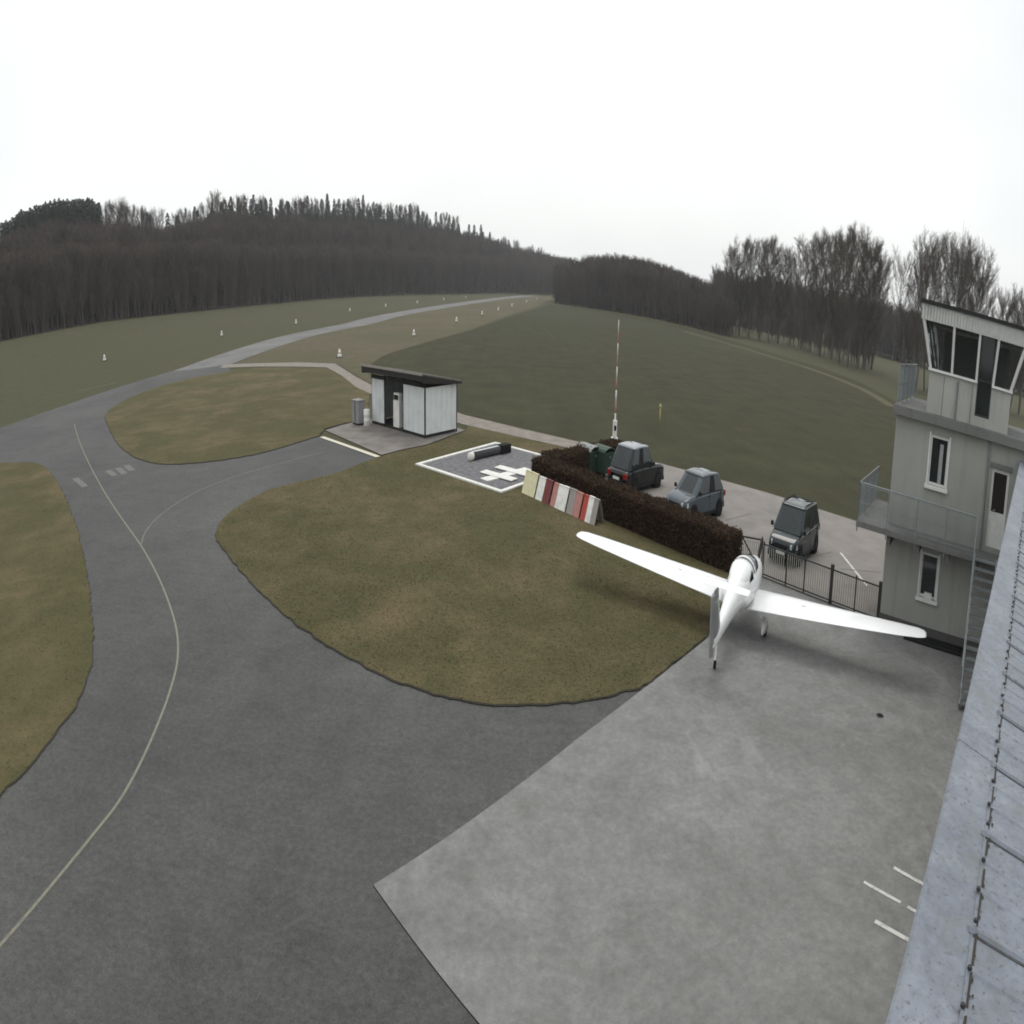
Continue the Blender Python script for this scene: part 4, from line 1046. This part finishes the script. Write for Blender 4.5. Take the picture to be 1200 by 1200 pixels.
MB().span((-.42, -.25, 0), (.42, .25, 1.35)).build('cabinet', MT['board_white'], fpz, bevel=.03)
MB().span((-.38, -.22, 1.355), (.38, .22, 1.75)).build('display_head', MT['board_white'], fpz, bevel=.03)
MB().span((-.28, -.262*1 if BY > 0 else .226, 1.42), (.28, -.226 if BY > 0 else .262, 1.66)).build('display', MT['glass'], fpz)
MB().tube((.44, -.1*BY, 1.2), (.47, -.22*BY, .35), .025, .025, 6).build('hose', MT['rubber'], fpz)
pp = g(420, 498).to_2d()
bx_ = thing('tank_cabinet', 'grey steel cabinet beside the open end of the shed', 'cabinet', (pp.x, pp.y, .045), math.atan2(sx.y, sx.x))
MB().span((-.5, -.35, .08), (.5, .35, 1.25)).build('body', MT['pump'], bx_, bevel=.03)
MB().span((-.54, -.39, 1.255), (.54, .39, 1.32)).build('lid', MT['bin_lid'], bx_, bevel=.015)
MB().span((-.45, -.30, 0), (.45, .30, .078)).build('foot', MT['rubber'], bx_)
MB().span((-.03, -.37*BY-.01, .15), (.03, -.37*BY+.01, 1.2)).build('door_gap', MT['rubber'], bx_)
bp = g(430, 500).to_2d()
br = thing('drum', 'pale dented drum standing by the shed corner', 'drum', (bp.x, bp.y, .042))
rings = [[(r_*math.cos(a*6.283/14), r_*math.sin(a*6.283/14), z) for a in range(14)] for r_, z in ((.27, 0), (.29, .02), (.285, .28), (.30, .30), (.285, .32), (.285, .58), (.30, .60), (.285, .62), (.29, .86), (.27, .88))]
MB().loft(rings).build('shell', MT['board_white'], br, True)
MB().tube((.1, .05, .881), (.1, .05, .90), .04, .04, 8).build('bung', MT['dark_steel'], br)
# ------------------------------------------------------------------ signal square
qL, qF, qB = g(493, 547).to_2d(), g(587, 578).to_2d(), g(586, 524).to_2d()
ux = (qF-qL).normalized(); SQ = 7.7
cxy = qL
SG = thing('signal_square', 'gravel signal square framed by white boards on the lawn', 'signal square', (qL.x, qL.y, .07), math.atan2(ux.y, ux.x))
uy = Vector((-ux.y, ux.x)); LX, LY = (qF-qL).length, (qB-qL).dot(uy)
MB().span((0, 0, 0), (LX, LY, .02)).build('gravel_bed', MT['gravel'], SG)
bw = .28
for nm, a, b in (('border_board', (-bw, -bw, 0), (LX+bw, 0, .07)), ('border_board', (-bw, LY, 0), (LX+bw, LY+bw, .07)), ('border_board', (-bw, .003, 0), (0, LY-.003, .068)), ('border_board', (LX, .003, 0), (LX+bw, LY-.003, .068))):
    L = max(b[0]-a[0], b[1]-a[1]); n = 4; ax = 0 if b[0]-a[0] > b[1]-a[1] else 1
    for i in range(n):
        a2, b2 = list(a), list(b); a2[ax] = a[ax]+L*i/n+.015; b2[ax] = a[ax]+L*(i+1)/n-.015
        MB().span(a2, b2).build(nm, MT['board_white'], SG, bevel=.01)
# double cross (glider flying in progress)
c1, c2 = g(584, 562).to_2d(), g(602, 556.5).to_2d()
dcx = thing('double_cross_signal', 'white double cross signal lying on the gravel square', 'signal', ((c1.x+c2.x)/2, (c1.y+c2.y)/2, .092), 0)
pA, pB = g(567, 565.5).to_2d(), g(619, 552.5).to_2d()
def flat(name, p, q, w_, z): 
    o_ = Vector((dcx.location.x, dcx.location.y)); p = p-o_; q = q-o_
    MB().beam((p.x, p.y, z), (q.x, q.y, z), w_, .03).build(name, MT['board_white'], dcx)
def flatb(name, p, q, w_, z):
    o_ = Vector((dcx.location.x, dcx.location.y)); p, q = p-o_, q-o_; d = (q-p).normalized(); n_ = Vector((-d.y, d.x))*w_/2
    MB().poly([p+n_, p-n_, q-n_, q+n_], z, z+.03).build(name, MT['board_white'], dcx)
flatb('long_bar', pA, pB, .72, .0)
flatb('cross_bar', g(566, 556).to_2d(), g(603, 566.5).to_2d(), .72, .034); flatb('cross_bar', g(583, 550.5).to_2d(), g(619, 560.5).to_2d(), .72, .034)
ra, rb = g(550, 543).to_2d(), g(597, 531.5).to_2d()
rd = rb-ra; rl = rd.length
RO = thing('landing_marker_roll', 'dark rolled marker with a white end lying on the signal square', 'marker', (ra.x, ra.y, .092), math.atan2(rd.y, rd.x))
MB().tube((.35, 0, .18), (rl, 0, .18), .18, .18, 14).build('roll', MT['roll'], RO, True)
MB().tube((-.02, 0, .185), (.345, 0, .185), .185, .185, 14).build('white_end', MT['board_white'], RO, True)
MB().span((rl-1.1, -.3, .0), (rl-.1, .3, .40)).build('block', MT['rubber'], RO, bevel=.05)
MB().span((.3, -.07, .355), (rl-1.2, .07, .375)).build('top_strip', MT['shed_panel'], RO)

# ------------------------------------------------------------------ tent-shaped marker boards along the hedge
mA, mB = g(617, 578).to_2d(), g(703, 617).to_2d()
md_ = (mB-mA); ML = md_.length; md_.normalize(); mang = math.atan2(md_.y, md_.x)
GR = 'marker boards stored along the hedge'
def marker(t0, t1, cols, label):
    p = mA+md_*(ML*t0); L = ML*(t1-t0)-.05
    m_ = thing('marker_board', label, 'marker', (p.x, p.y, .07), mang, GR); n = len(cols)
    for i, c in enumerate(cols):
        x0, x1 = L*i/n, L*(i+1)/n-.006; hh = .78+rng.uniform(-.04, .04)
        for s, nm in ((-1, 'front_panel'), (1, 'back_panel')):
            mb = MB(); a_ = (s*.42, 0.0); b_ = (s*.05, hh)
            mb.add([(x0, a_[0], 0), (x1, a_[0], 0), (x1, b_[0], hh), (x0, b_[0], hh), (x0, a_[0]-s*.03, 0), (x1, a_[0]-s*.03, 0), (x1, b_[0]-s*.03, hh), (x0, b_[0]-s*.03, hh)],
                   [(0, 1, 2, 3), (7, 6, 5, 4), (0, 4, 5, 1), (1, 5, 6, 2), (2, 6, 7, 3), (3, 7, 4, 0)]); mb.build(nm, MT[c], m_)
        MB().span((x0+.002, -.06, hh-.01), (x1-.002, .06, hh+.025)).build('ridge_cap', MT[c], m_)
marker(0, .19, ['cream'], 'plain cream tent-shaped marker board at the hedge corner')
marker(.20, .40, ['board_white', 'maroon'], 'half white half maroon marker board next to the cream one')
marker(.41, .62, ['pink', 'board_white', 'board_white'], 'mostly white marker board with one bleached pink panel')
marker(.63, .80, ['board_grey', 'pink'], 'weathered grey and pink marker board in the hedge row')
marker(.81, 1.0, ['red', 'board_white', 'board_grey'], 'red, white and grey striped marker board close to the wing tip')

# ------------------------------------------------------------------ runway edge markers
def cone_marker(x, y, label, group, s=1.0):
    p = g(x, y)
    z = H(p.x, p.y)
    t = thing('runway_marker', label, 'marker', (p.x, p.y, z), 0, group); t.scale = (s*1.2, s*1.2, s*1.2)
    n = 12; rr = lambda r_, zz: [(r_*math.cos(6.283*i/n), r_*math.sin(6.283*i/n), zz) for i in range(n)]
    MB().loft([rr(.34, .05), rr(.29, .18), rr(.17, .52), rr(.10, .70)]).build('cone', MT['board_white'], t, True)
    MB().poly([(-.4, -.4), (.4, -.4), (.4, .4), (-.4, .4)], 0, .048).build('base', MT['rubber'], t)
    MB().loft([rr(.245, .34), rr(.215, .44)], cap=False).build('band', MT['pink'], t, True)
    MB().tube((0, 0, .70), (0, 0, .80), .05, .03, 8).build('tip', MT['orange'], t)
for x, y in ((123, 430), (260, 396), (347, 380), (410, 366), (452, 360), (489, 355.5), (520, 352), (546, 349.5)):
    cone_marker(x, y, 'white runway edge cone on the forest side of the runway', 'cones on the forest side')
for x, y in ((398, 419), (485, 393.5), (535, 377), (565, 369), (584, 364), (600, 359), (617, 354.5), (629, 351)):
    cone_marker(x, y, 'white runway edge cone on the field side of the runway', 'cones on the field side')

# ------------------------------------------------------------------ mast, posts, bins
mp_ = g(719, 545).to_2d()
mh = CAM_H + math.hypot(mp_.x, mp_.y)*math.tan(elev(729.5, 376))
MS = thing('mast', 'slender white banded mast standing behind the hedge by the dark car', 'mast', (mp_.x, mp_.y, .036))
lean_ = .12
zz = 1.75; seg_ = 9
for i in range(seg_):
    a, b = zz+(mh-zz)*i/seg_, zz+(mh-zz)*(i+1)/seg_
    MB().tube((lean_*a/mh*0, 0, a), (0, 0, b-.01), .062-.004*i, .058-.004*i, 8).build('mast_section', MT['board_white' if i % 2 == 0 else 'pink'], MS, True)
MB().span((-.24, -.2, 0), (.24, .2, 1.2)).build('hinge_box', MT['board_white'], MS, bevel=.04)
MB().span((-.15, -.13, 1.205), (.15, .13, 1.95)).build('sleeve', MT['board_white'], MS, bevel=.04)
MB().span((-.08, -.145, 1.5), (.08, -.125, 1.72)).build('inspection_hole', MT['rubber'], MS)
yp = g(773, 497)
YM = thing('marker_post', 'short yellow marker post standing in the winter field', 'post', (yp.x, yp.y, .014))
MB().tube((0, 0, 0), (0, 0, 1.05), .07, .07, 10).build('post', MT['yellow'], YM, True)
MB().loft([[(r_*math.cos(6.283*i/10), r_*math.sin(6.283*i/10), z) for i in range(10)] for r_, z in ((.14, 1.0), (.15, 1.06), (.04, 1.2))]).build('cap', MT['yellow'], YM, True)
MB().span((-.03, -.03, -.1), (.03, .03, .3)).build('stake', MT['dark_wood'], YM)
def bin_(loc, rz, lidm, label):
    b = thing('waste_bin', label, 'bin', loc, rz, 'bins behind the hedge')
    def ring(wx, wy, z): return [(sx_*wx, sy_*wy, z) for sx_, sy_ in ((-1, -1), (1, -1), (1, 1), (-1, 1))]
    MB().loft([ring(.52, .42, .18), ring(.62, .50, 1.05)]).build('body', MT['bin_green'], b, bevel=.04)
    lid = []
    for z, y_ in ((1.055, -.54), (1.16, -.45), (1.24, -.15), (1.24, .2), (1.16, .48), (1.055, .54)): lid.append([(-.66, y_, z), (.66, y_, z), (.66, y_*.96, z-.03), (-.66, y_*.96, z-.03)])
    MB().loft(lid).build('lid', MT[lidm], b)
    for sx_ in (-1, 1):
        MB().tube((sx_*.62, 0, .86), (sx_*.72, 0, .86), .04, .04, 8).build('lift_pin', MT['steel'], b)
        for sy_ in (-1, 1): MB().tube((sx_*.40-.03, sy_*.32, .1), (sx_*.40+.03, sy_*.32, .1), .1, .1, 10).build('wheel', MT['rubber'], b)
ha = math.atan2(-.765, .64)
b1 = g(690, 558).to_2d(); bin_((b1.x, b1.y+.2, .036), ha, 'bin_lid', 'green waste container with pale grey lid behind the hedge')
b2 = g(705, 560).to_2d(); bin_((b2.x+.1, b2.y+.3, .036), ha, 'bin_green', 'green waste container with dark lid beside the mast foot')
dp = g(1031, 841).to_2d()
DR = thing('drain', 'small dark round drain cover in the concrete apron', 'drain', (dp.x, dp.y, .047))
MB().tube((0, 0, 0), (0, 0, .006), .14, .14, 14).build('cover', MT['dark_steel'], DR)
MB().tube((0, 0, .007), (0, 0, .010), .09, .09, 14).build('grille', MT['rubber'], DR)

# ------------------------------------------------------------------ cars
def rr_ring(x, hw, z0, z1, r_=.16, n=5, inset=0.0):
    """rounded rectangle cross-section in the yz plane"""
    pts_ = []; r_ = min(r_, (z1-z0)*.48, hw*.48)
    for cy, cz, a0 in ((hw-r_, z1-r_, 0), (-hw+r_, z1-r_, math.pi/2), (-hw+r_*.6, z0+r_*.6, math.pi), (hw-r_*.6, z0+r_*.6, 1.5*math.pi)):
        rad = r_ if a0 < 3 else r_*.6
        for i in range(n):
            a = a0+math.pi/2*i/(n-1); pts_.append((x, cy+rad*math.cos(a), cz+rad*math.sin(a)))
    return pts_
def wheel_mesh(rad, wd):
    prof_ = [(rad*.62, -wd/2), (rad*.93, -wd/2), (rad, -wd*.3), (rad, wd*.3), (rad*.93, wd/2), (rad*.62, wd/2)]; n = 20
    ty = MB(); ty.loft([[(r_*math.cos(6.283*i/n), y_, r_*math.sin(6.283*i/n)) for i in range(n)] for r_, y_ in prof_], cap=False)
    rm_ = MB(); rm_.tube((0, -wd*.36, 0), (0, wd*.36, 0), rad*.63, rad*.63, n)
    sp_ = MB()
    for k in range(5):
        a = k*6.283/5; sp_.beam((0, 0, 0), (rad*.58*math.cos(a), 0, rad*.58*math.sin(a)), wd*.84, rad*.16)
    return ty.mesh('tyre', MT['rubber'], True), rm_.mesh('rim', MT['rim']), sp_.mesh('spokes', MT['rim'])
def car(label, loc, rz, paint, st, gh, wb=(1.25, -1.3), rad=.32, hw=.87, rails=False, roofpaint=None):
    """x forward. st: stations (x, half width factor, z0, z_top); gh: (x_front_base, x_front_top, x_rear_top, x_rear_base, z_belt, z_roof)"""
    c = thing('parked_car', label, 'car', loc, rz, 'cars in the parking lot')
    rings = [rr_ring(x, hw*k, z0, z1) for x, k, z0, z1 in st]
    body = MB().loft(rings).build('body', paint, c, True)
    body.modifiers.new('sub', 'SUBSURF').levels = 2; body.modifiers['sub'].render_levels = 2
    xf, xft, xrt, xr, zb_, zr_ = gh; tw = hw*.83; bw_ = hw*.97
    rx, ry = .10, .22                                     # plan corner radii, as fractions
    half = [(1, 0, 'w'), (1, .35, 'w'), (1, .60, 'w')]
    for q in range(5): a_ = math.pi/2*q/4; half.append((1-rx+rx*math.cos(a_), 1-ry+ry*math.sin(a_), 'a'))
    half += [(.62, 1, 's'), (.14, 1, 's'), (.06, 1, 'b'), (-.30, 1, 's'), (-.62, 1, 's'), (-1+rx, 1, 'c')]
    for q in range(1, 5): a_ = math.pi/2*q/4; half.append((-1+rx-rx*math.sin(a_), 1-ry+ry*math.cos(a_), 'c'))
    half += [(-1, .35, 'r'), (-1, 0, 'r')]
    def lvl(t, k=1.0, z=None):
        e = t**1.12
        x0, x1 = xr+(xrt-xr)*e, xf+(xft-xf)*t; cx_, hx_ = (x0+x1)/2, (x1-x0)/2*k; hy_ = (bw_+(tw-bw_)*t**1.3)*k; zz_ = zb_-.04+(zr_-.06-zb_+.04)*t if z is None else z
        return lambda u, v: (cx_+hx_*u, hy_*v, zz_+.03*(1-abs(u))*t)
    lv = [lvl(t) for t in (0, .25, .5, .75, 1.0)]
    groups = {}
    for s_ in (1, -1):
        for i_ in range(len(half)-1):
            (u0, v0, k0), (u1, v1, k1) = half[i_], half[i_+1]
            kind = k0 if k0 in 'ab' and k1 in 'abs' else ('c' if k1 == 'c' and k0 == 'c' else ('w' if k0 == 'w' and k1 == 'w' else ('r' if k1 == 'r' and k0 == 'r' else 's')))
            if k0 == 'w' and k1 == 'a': kind = 'a'
            if k0 == 'a' and k1 == 's': kind = 's'
            if k0 == 's' and k1 == 'c': kind = 's'
            if k0 == 'c' and k1 == 'r': kind = 'r'
            if k0 == 'b': kind = 'b'
            if k0 == 's' and k1 == 'b': kind = 'b'
            key = (kind, s_ if kind in 'abcs' else 0, (0 if u0 > .1 else 1) if kind == 's' else 0)
            mbk = groups.setdefault(key, MB())
            k_ = len(mbk.v); mbk.v += [f_(u, s_*v) for f_ in lv for u, v in ((u0, v0), (u1, v1))]
            mbk.f += [(k_+2*q, k_+2*q+1, k_+2*q+3, k_+2*q+2) for q in range(len(lv)-1)]
    nm_ = {'w': 'windscreen', 'r': 'rear_window', 's': 'side_window', 'a': 'pillar', 'b': 'pillar', 'c': 'pillar'}
    for (kind, s_, q), mbk in groups.items():
        mbk.build(nm_[kind], {'w': MT['car_glass'], 'r': MT['car_glass'], 's': MT['car_glass'], 'a': paint, 'b': MT['bumper'], 'c': paint}[kind], c, True)
    rfm = roofpaint or paint
    full = [(u, v) for u, v, _ in half]+[(u, -v) for u, v, _ in half[-2:0:-1]]
    rg = [[f_(u, v) for u, v in full] for f_ in (lvl(1.0, 1.004), lvl(1.0, 1.012, zr_-.035), lvl(1.0, .97, zr_-.005), lvl(1.0, .85, zr_+.018), lvl(1.0, .5, zr_+.032), lvl(1.0, .1, zr_+.036))]
    MB().loft(rg).build('roof', rfm, c, True)
    if rails:
        for s in (1, -1): MB().beam((xft-.15, s*tw*.9, zr_+.06), (xrt+.1, s*tw*.9, zr_+.06), .03, .03).build('roof_rail', MT['bumper'], c)
    xn, xt = st[-1][0], st[0][0]
    zn = st[-2][3]; ztl = st[1][3]
    for s in (1, -1):
        MB().loft([[(xn-.10-.30*u, s*hw*(.62+.33*u), zn-.22+.02*u), (xn-.02-.30*u, s*hw*(.60+.335*u), zn-.06), (xn+.012-.27*u, s*hw*(.60+.335*u), zn-.10), (xn+.012-.26*u, s*hw*(.62+.335*u), zn-.22)] for u in (0, .5, 1)]).build('headlight', MT['lamp'], c)
        MB().span((xt+.0, s*hw*.60, ztl-.30), (xt+.16, s*hw*.93, ztl-.08)).build('tail_light', MT['tail'], c, bevel=.02)
        MB().span((xf-.30, s*(hw+.02), zb_-.02), (xf-.18, s*(hw+.17), zb_+.13)).build('mirror', MT['bumper'], c, bevel=.03)
        for xw in wb:
            MB().tube((xw, s*(hw*.55), rad), (xw, s*(hw+.006), rad), rad*1.17, rad*1.17, 22).build('wheel_arch', MT['bumper'], c)
        MB().span((wb[1]+rad*1.2, s*(hw-.02), .20), (wb[0]-rad*1.2, s*(hw+.015), .31)).build('side_skirt', MT['bumper'], c, bevel=.01)
        for k in (0, 1):
            x = xf-.35-(xf-xr)*(.38*k+.28)
            MB().beam((x, s*(hw+.012), zb_-.13), (x-.16, s*(hw+.012), zb_-.13), .025, .03).build('door_handle', MT['bumper'], c)
            MB().span((x-.22-.006, s*(hw-.03), .36), (x-.22+.006, s*(hw+.0045), zb_-.05)).build('door_gap', MT['rubber'], c)
    MB().span((xn-.16, -hw*.86, .22), (xn+.03, hw*.86, .42)).build('bumper', MT['bumper'], c, bevel=.05)
    MB().span((xt-.03, -hw*.86, .26), (xt+.16, hw*.86, .50)).build('bumper', MT['bumper'], c, bevel=.05)
    MB().span((xn-.03, -hw*.42, zn-.24), (xn+.025, hw*.42, zn-.12)).build('grille', MT['bumper'], c, bevel=.01)
    MB().span((xn+.031, -.26, .36), (xn+.042, .26, .47)).build('number_plate', MT['plate'], c)
    MB().span((xt-.045, -.26, .55), (xt-.031, .26, .66)).build('number_plate', MT['plate'], c)
    ty, ri, spk = wheel_mesh(rad, .21)
    for xw in wb:
        for s in (1, -1):
            t_ = inst(ty, 'tyre', c, (xw, s*(hw-.085), rad)); inst(ri, 'rim', t_); inst(spk, 'spokes', t_)
    return c
suv = [(-2.02, .80, .34, .86), (-1.92, .93, .26, 1.00), (-1.2, 1.0, .22, 1.02), (0, 1.0, .21, 1.0), (1.0, 1.0, .22, .98), (1.55, .98, .23, .92), (1.95, .92, .27, .82), (2.10, .78, .34, .70)]
mpv = [(-1.98, .82, .34, .90), (-1.9, .94, .26, 1.02), (-1.2, 1.0, .22, 1.04), (0, 1.0, .21, 1.02), (.95, 1.0, .22, 1.0), (1.5, .98, .23, .93), (1.88, .92, .27, .80), (2.02, .78, .34, .66)]
off_ = [(-2.25, .84, .38, .82), (-2.15, .95, .30, .92), (-1.4, 1.0, .27, .98), (0, 1.0, .26, 1.0), (1.0, 1.0, .27, .98), (1.6, .99, .28, .95), (2.0, .95, .32, .86), (2.15, .82, .38, .74)]
PB = car_paint('grey_blue_paint', (0.060, 0.078, 0.092)); PD = car_paint('black_paint', (0.006, 0.0065, 0.0075)); PT = car_paint('dark_teal_paint', (0.014, 0.024, 0.027)); PS = car_paint('silver_paint', (0.26, 0.28, 0.30))
hv = math.atan2(-.58, -.815)
cB = Vector((11.25, 36.15)); car('grey blue compact car parked between the black and teal ones', (cB.x, cB.y, .036), hv, PB, suv, (1.12, .38, -1.35, -1.85, .98, 1.56))
cC = Vector((15.5, 30.75)); car('dark teal minivan parked behind the bar fence', (cC.x, cC.y, .036), math.atan2(-.68, -.73), PT, mpv, (1.35, .55, -1.45, -1.88, 1.0, 1.70), rails=True)
cA = Vector((8.45, 40.9)); car('black car with silver roof parked by the mast and bins', (cA.x, cA.y, .036), math.atan2(.66, .75), PD, off_, (.80, .25, -1.35, -1.95, .98, 1.74), roofpaint=PS, rad=.35)

# ------------------------------------------------------------------ motor glider (x to its starboard wing, y forward)
AX, AY = Vector((.811, -.585)), Vector((.585, .811))
PL = thing('motor_glider', 'white low-wing motor glider with long wings parked on the apron', 'aircraft', (9.35, 23.15, .046), math.atan2(AX.y, AX.x))
def ell(y, zc, hw_, hh_, n=20, sq=2.3):
    r_ = []
    for i in range(n):
        a = 6.283185*i/n; ca, sa = math.cos(a), math.sin(a)
        r_.append((hw_*math.copysign(abs(ca)**(2/sq), ca), y, zc+hh_*math.copysign(abs(sa)**(2/sq), sa)))
    return r_
fus = [(2.72, 1.02, .12, .12), (2.60, 1.03, .26, .25), (2.2, 1.04, .40, .36), (1.6, 1.06, .52, .44), (.9, 1.07, .58, .50), (.2, 1.09, .58, .52), (-.5, 1.09, .50, .47), (-1.2, 1.05, .36, .36), (-1.9, .95, .25, .26), (-2.7, .83, .17, .19), (-3.4, .72, .12, .14), (-3.85, .66, .05, .10)]
MB().loft([ell(*s) for s in fus]).build('fuselage', MT['gelcoat'], PL, True)
can = [(1.75, 1.30, .12, .06), (1.45, 1.34, .36, .20), (1.0, 1.36, .47, .33), (.5, 1.36, .50, .38), (.0, 1.36, .48, .36), (-.5, 1.34, .40, .27), (-.95, 1.30, .24, .14), (-1.2, 1.26, .06, .05)]
cn = MB().loft([ell(*s) for s in can]).build('canopy', MT['canopy'], PL, True)
def arc(y, zc, hw_, hh_, w_=.05):
    mb = MB(); n = 14; rings = []
    for i in range(n+1):
        a = math.pi*i/n; c_, s_ = math.cos(a), math.sin(a)
        rings.append([(hw_*1.015*c_, y-w_, zc+hh_*1.02*s_), (hw_*1.015*c_, y+w_, zc+hh_*1.02*s_), (hw_*.97*c_, y+w_, zc+hh_*.96*s_), (hw_*.97*c_, y-w_, zc+hh_*.96*s_)])
    return mb.loft(rings).build('canopy_frame', MT['gelcoat'], cn, True)
arc(1.42, 1.34, .385, .22, .06); arc(.35, 1.36, .505, .385, .07)
# solid white turtle deck behind the seats with dark side windows
deck = [(.10, 1.36, .495, .375), (-.1, 1.36, .49, .37), (-.5, 1.34, .42, .285), (-.95, 1.30, .27, .16), (-1.25, 1.26, .08, .07)]
MB().loft([ell(*s) for s in deck]).build('turtle_deck', MT['gelcoat'], PL, True)
for s in (1, -1):
    MB().add([(s*.515, .06, 1.34), (s*.470, -.46, 1.33), (s*.450, -.12, 1.60)], [(0, 1, 2)]).build('side_window', MT['rubber'], PL)
def airfoil(x, yc, z, ch, th=.14, n=9):
    """closed section, leading edge towards +y"""
    up_, dn = [], []
    for i in range(n+1):
        t = (1-math.cos(math.pi*i/n))/2; yt = 5*th*ch*(.2969*math.sqrt(t)-.126*t-.3516*t*t+.2843*t**3-.1036*t**4)
        cam_ = .04*ch*(4*t*(1-t)); up_.append((x, yc+ch*(.5-t), z+cam_+yt)); dn.append((x, yc+ch*(.5-t), z+cam_-yt*.7))
    return up_+dn[::-1][1:-1]
for s, nm in ((-1, 'wing'), (1, 'wing')):
    secs = [(.42, .05, .80, 1.78), (2.0, .04, .88, 1.62), (4.5, .0, 1.0, 1.28), (6.6, -.05, 1.10, .96), (7.35, -.08, 1.14, .78), (7.58, -.12, 1.16, .58), (7.66, -.18, 1.17, .34)]
    wg = MB().loft([airfoil(s*x, yc, z, ch) for x, yc, z, ch in secs]).build(nm, MT['gelcoat'], PL, True)
    # aileron and airbrake gaps
    MB().add([(s*4.4, -.38, 1.032), (s*6.9, -.33, 1.138), (s*6.9, -.345, 1.138), (s*4.4, -.395, 1.032)], [(0, 1, 2, 3)]).build('aileron_gap', MT['pump'], wg)
    MB().span((s*2.6, -.10, 1.045), (s*3.6, -.06, 1.06)).build('airbrake_slot', MT['gelgrey'], wg)
    MB().loft([[(s*.30, .95, .72), (s*.50, .95, .80), (s*.50, -.85, .86), (s*.30, -.95, .74)], [(s*.30, .80, 1.12), (s*.62, .74, .98), (s*.66, -.70, 1.0), (s*.30, -1.1, 1.12)]]).build('wing_root_fairing', MT['gelcoat'], PL, True)
    # main gear
    lg = MB().loft([[(s*.55+dx, -.02+dy, .82) for dx, dy in ((-.05, -.12), (.05, -.12), (.05, .12), (-.05, .12))], [(s*1.05+dx, .12+dy, .30) for dx, dy in ((-.03, -.08), (.03, -.08), (.03, .08), (-.03, .08))]]).build('gear_leg', MT['gelcoat'], PL, bevel=.01)
    tyr, rim_, _ = wheel_mesh(.20, .13)
    w_ = inst(tyr, 'wheel', PL, (s*1.10, .12, .20), (0, 0, R(90))); inst(rim_, 'rim', w_)
    MB().loft([[(s*1.10+dx, y_, z_) for dx, z_ in ((-k, .16), (k, .16), (k*.9, .16+h_), (-k*.9, .16+h_))] for y_, k, h_ in ((.50, .02, .10), (.35, .09, .26), (.12, .10, .32), (-.15, .09, .26), (-.45, .02, .10))]).build('wheel_spat', MT['gelcoat'], PL, True)
fin = [(.70, -3.25, .95, .12), (1.1, -3.42, .80, .10), (1.55, -3.58, .68, .085), (1.84, -3.65, .60, .07)]
def vfoil(z, yc, ch, th): return [(p[2]-0, p[1], z) for p in airfoil(0, yc, 0, ch, th)]
fr = []
for z, yc, ch, th in fin:
    r_ = []
    for i in range(14):
        a = 6.283*i/14; r_.append((ch*th*math.sin(a)*.8, yc+ch/2*math.cos(a), z))
    fr.append(r_)
fo = MB().loft(fr).build('fin', MT['gelgrey'], PL, True)
rud = MB().loft([[(-.06, -3.74, .42), (.06, -3.74, .42), (.02, -4.05, .46), (-.02, -4.05, .46)], [(-.06, -3.78, 1.1), (.06, -3.78, 1.1), (.02, -4.12, 1.1), (-.02, -4.12, 1.1)], [(-.045, -3.93, 1.82), (.045, -3.93, 1.82), (.02, -4.18, 1.80), (-.02, -4.18, 1.80)]]).build('rudder', MT['gelgrey'], PL)
tp = [(-1.25, -3.62, 1.95, .36), (-1.18, -3.60, 1.95, .48), (-.6, -3.58, 1.95, .56), (0, -3.56, 1.96, .60), (.6, -3.58, 1.95, .56), (1.18, -3.60, 1.95, .48), (1.25, -3.62, 1.95, .36)]
MB().loft([airfoil(x, yc, z, ch, .10) for x, yc, z, ch in tp]).build('tailplane', MT['gelcoat'], PL, True)
MB().tube((-.03, -3.28, .10), (.03, -3.28, .10), .10, .10, 14).build('tail_wheel', MT['rubber'], PL)
MB().beam((0, -3.28, .12), (0, -3.18, .66), .05, .07).build('tail_strut', MT['gelcoat'], PL)
spn = MB().loft([[(r_*math.cos(6.283*i/14), y_, 1.02+r_*math.sin(6.283*i/14)) for i in range(14)] for y_, r_ in ((2.70, .13), (2.85, .115), (2.97, .07), (3.02, .015))]).build('spinner', MT['gelcoat'], PL, True)
for s in (1, -1):
    a = R(78)
    d = Vector((math.cos(a)*s, 0, math.sin(a)*s)); n_ = Vector((-math.sin(a)*s, 0, math.cos(a)*s))
    MB().loft([[Vector((0, 2.86, 1.02))+d*q+n_*w_+Vector((0, tw_, 0)) for w_, tw_ in ((-wd, -.03), (0, -.035), (wd, .03), (0, .015))] for q, wd in ((.1, .04), (.35, .075), (.65, .065), (.80, .03))]).build('propeller_blade', MT['dark_steel'], PL, True)
MB().tube((-.5, .3, 1.40), (-.5, .3, 1.41), .01, .01, 5).build('fuel_cap', MT['gelgrey'], PL)

# ------------------------------------------------------------------ haze: the damp air over the field
hz = MB().span((-1700, -1600, -3), (1700, 1700, 74)).mesh('haze', MT['soil']); hz.materials.clear()
hm = bpy.data.materials.new('haze_air'); hm.use_nodes = True; hm.node_tree.nodes.clear()
ho = hm.node_tree.nodes.new('ShaderNodeOutputMaterial'); pv = hm.node_tree.nodes.new('ShaderNodeVolumePrincipled')
pv.inputs['Color'].default_value = (0.93, 0.95, 1.0, 1); pv.inputs['Density'].default_value = 0.00020; pv.inputs['Anisotropy'].default_value = 0.2
hm.node_tree.links.new(pv.outputs[0], ho.inputs['Volume']); hz.materials.append(hm)
ho_ = bpy.data.objects.new('haze', hz); COL.objects.link(ho_); tag(ho_, 'thin pale haze hanging over the airfield', 'haze', kind='stuff')
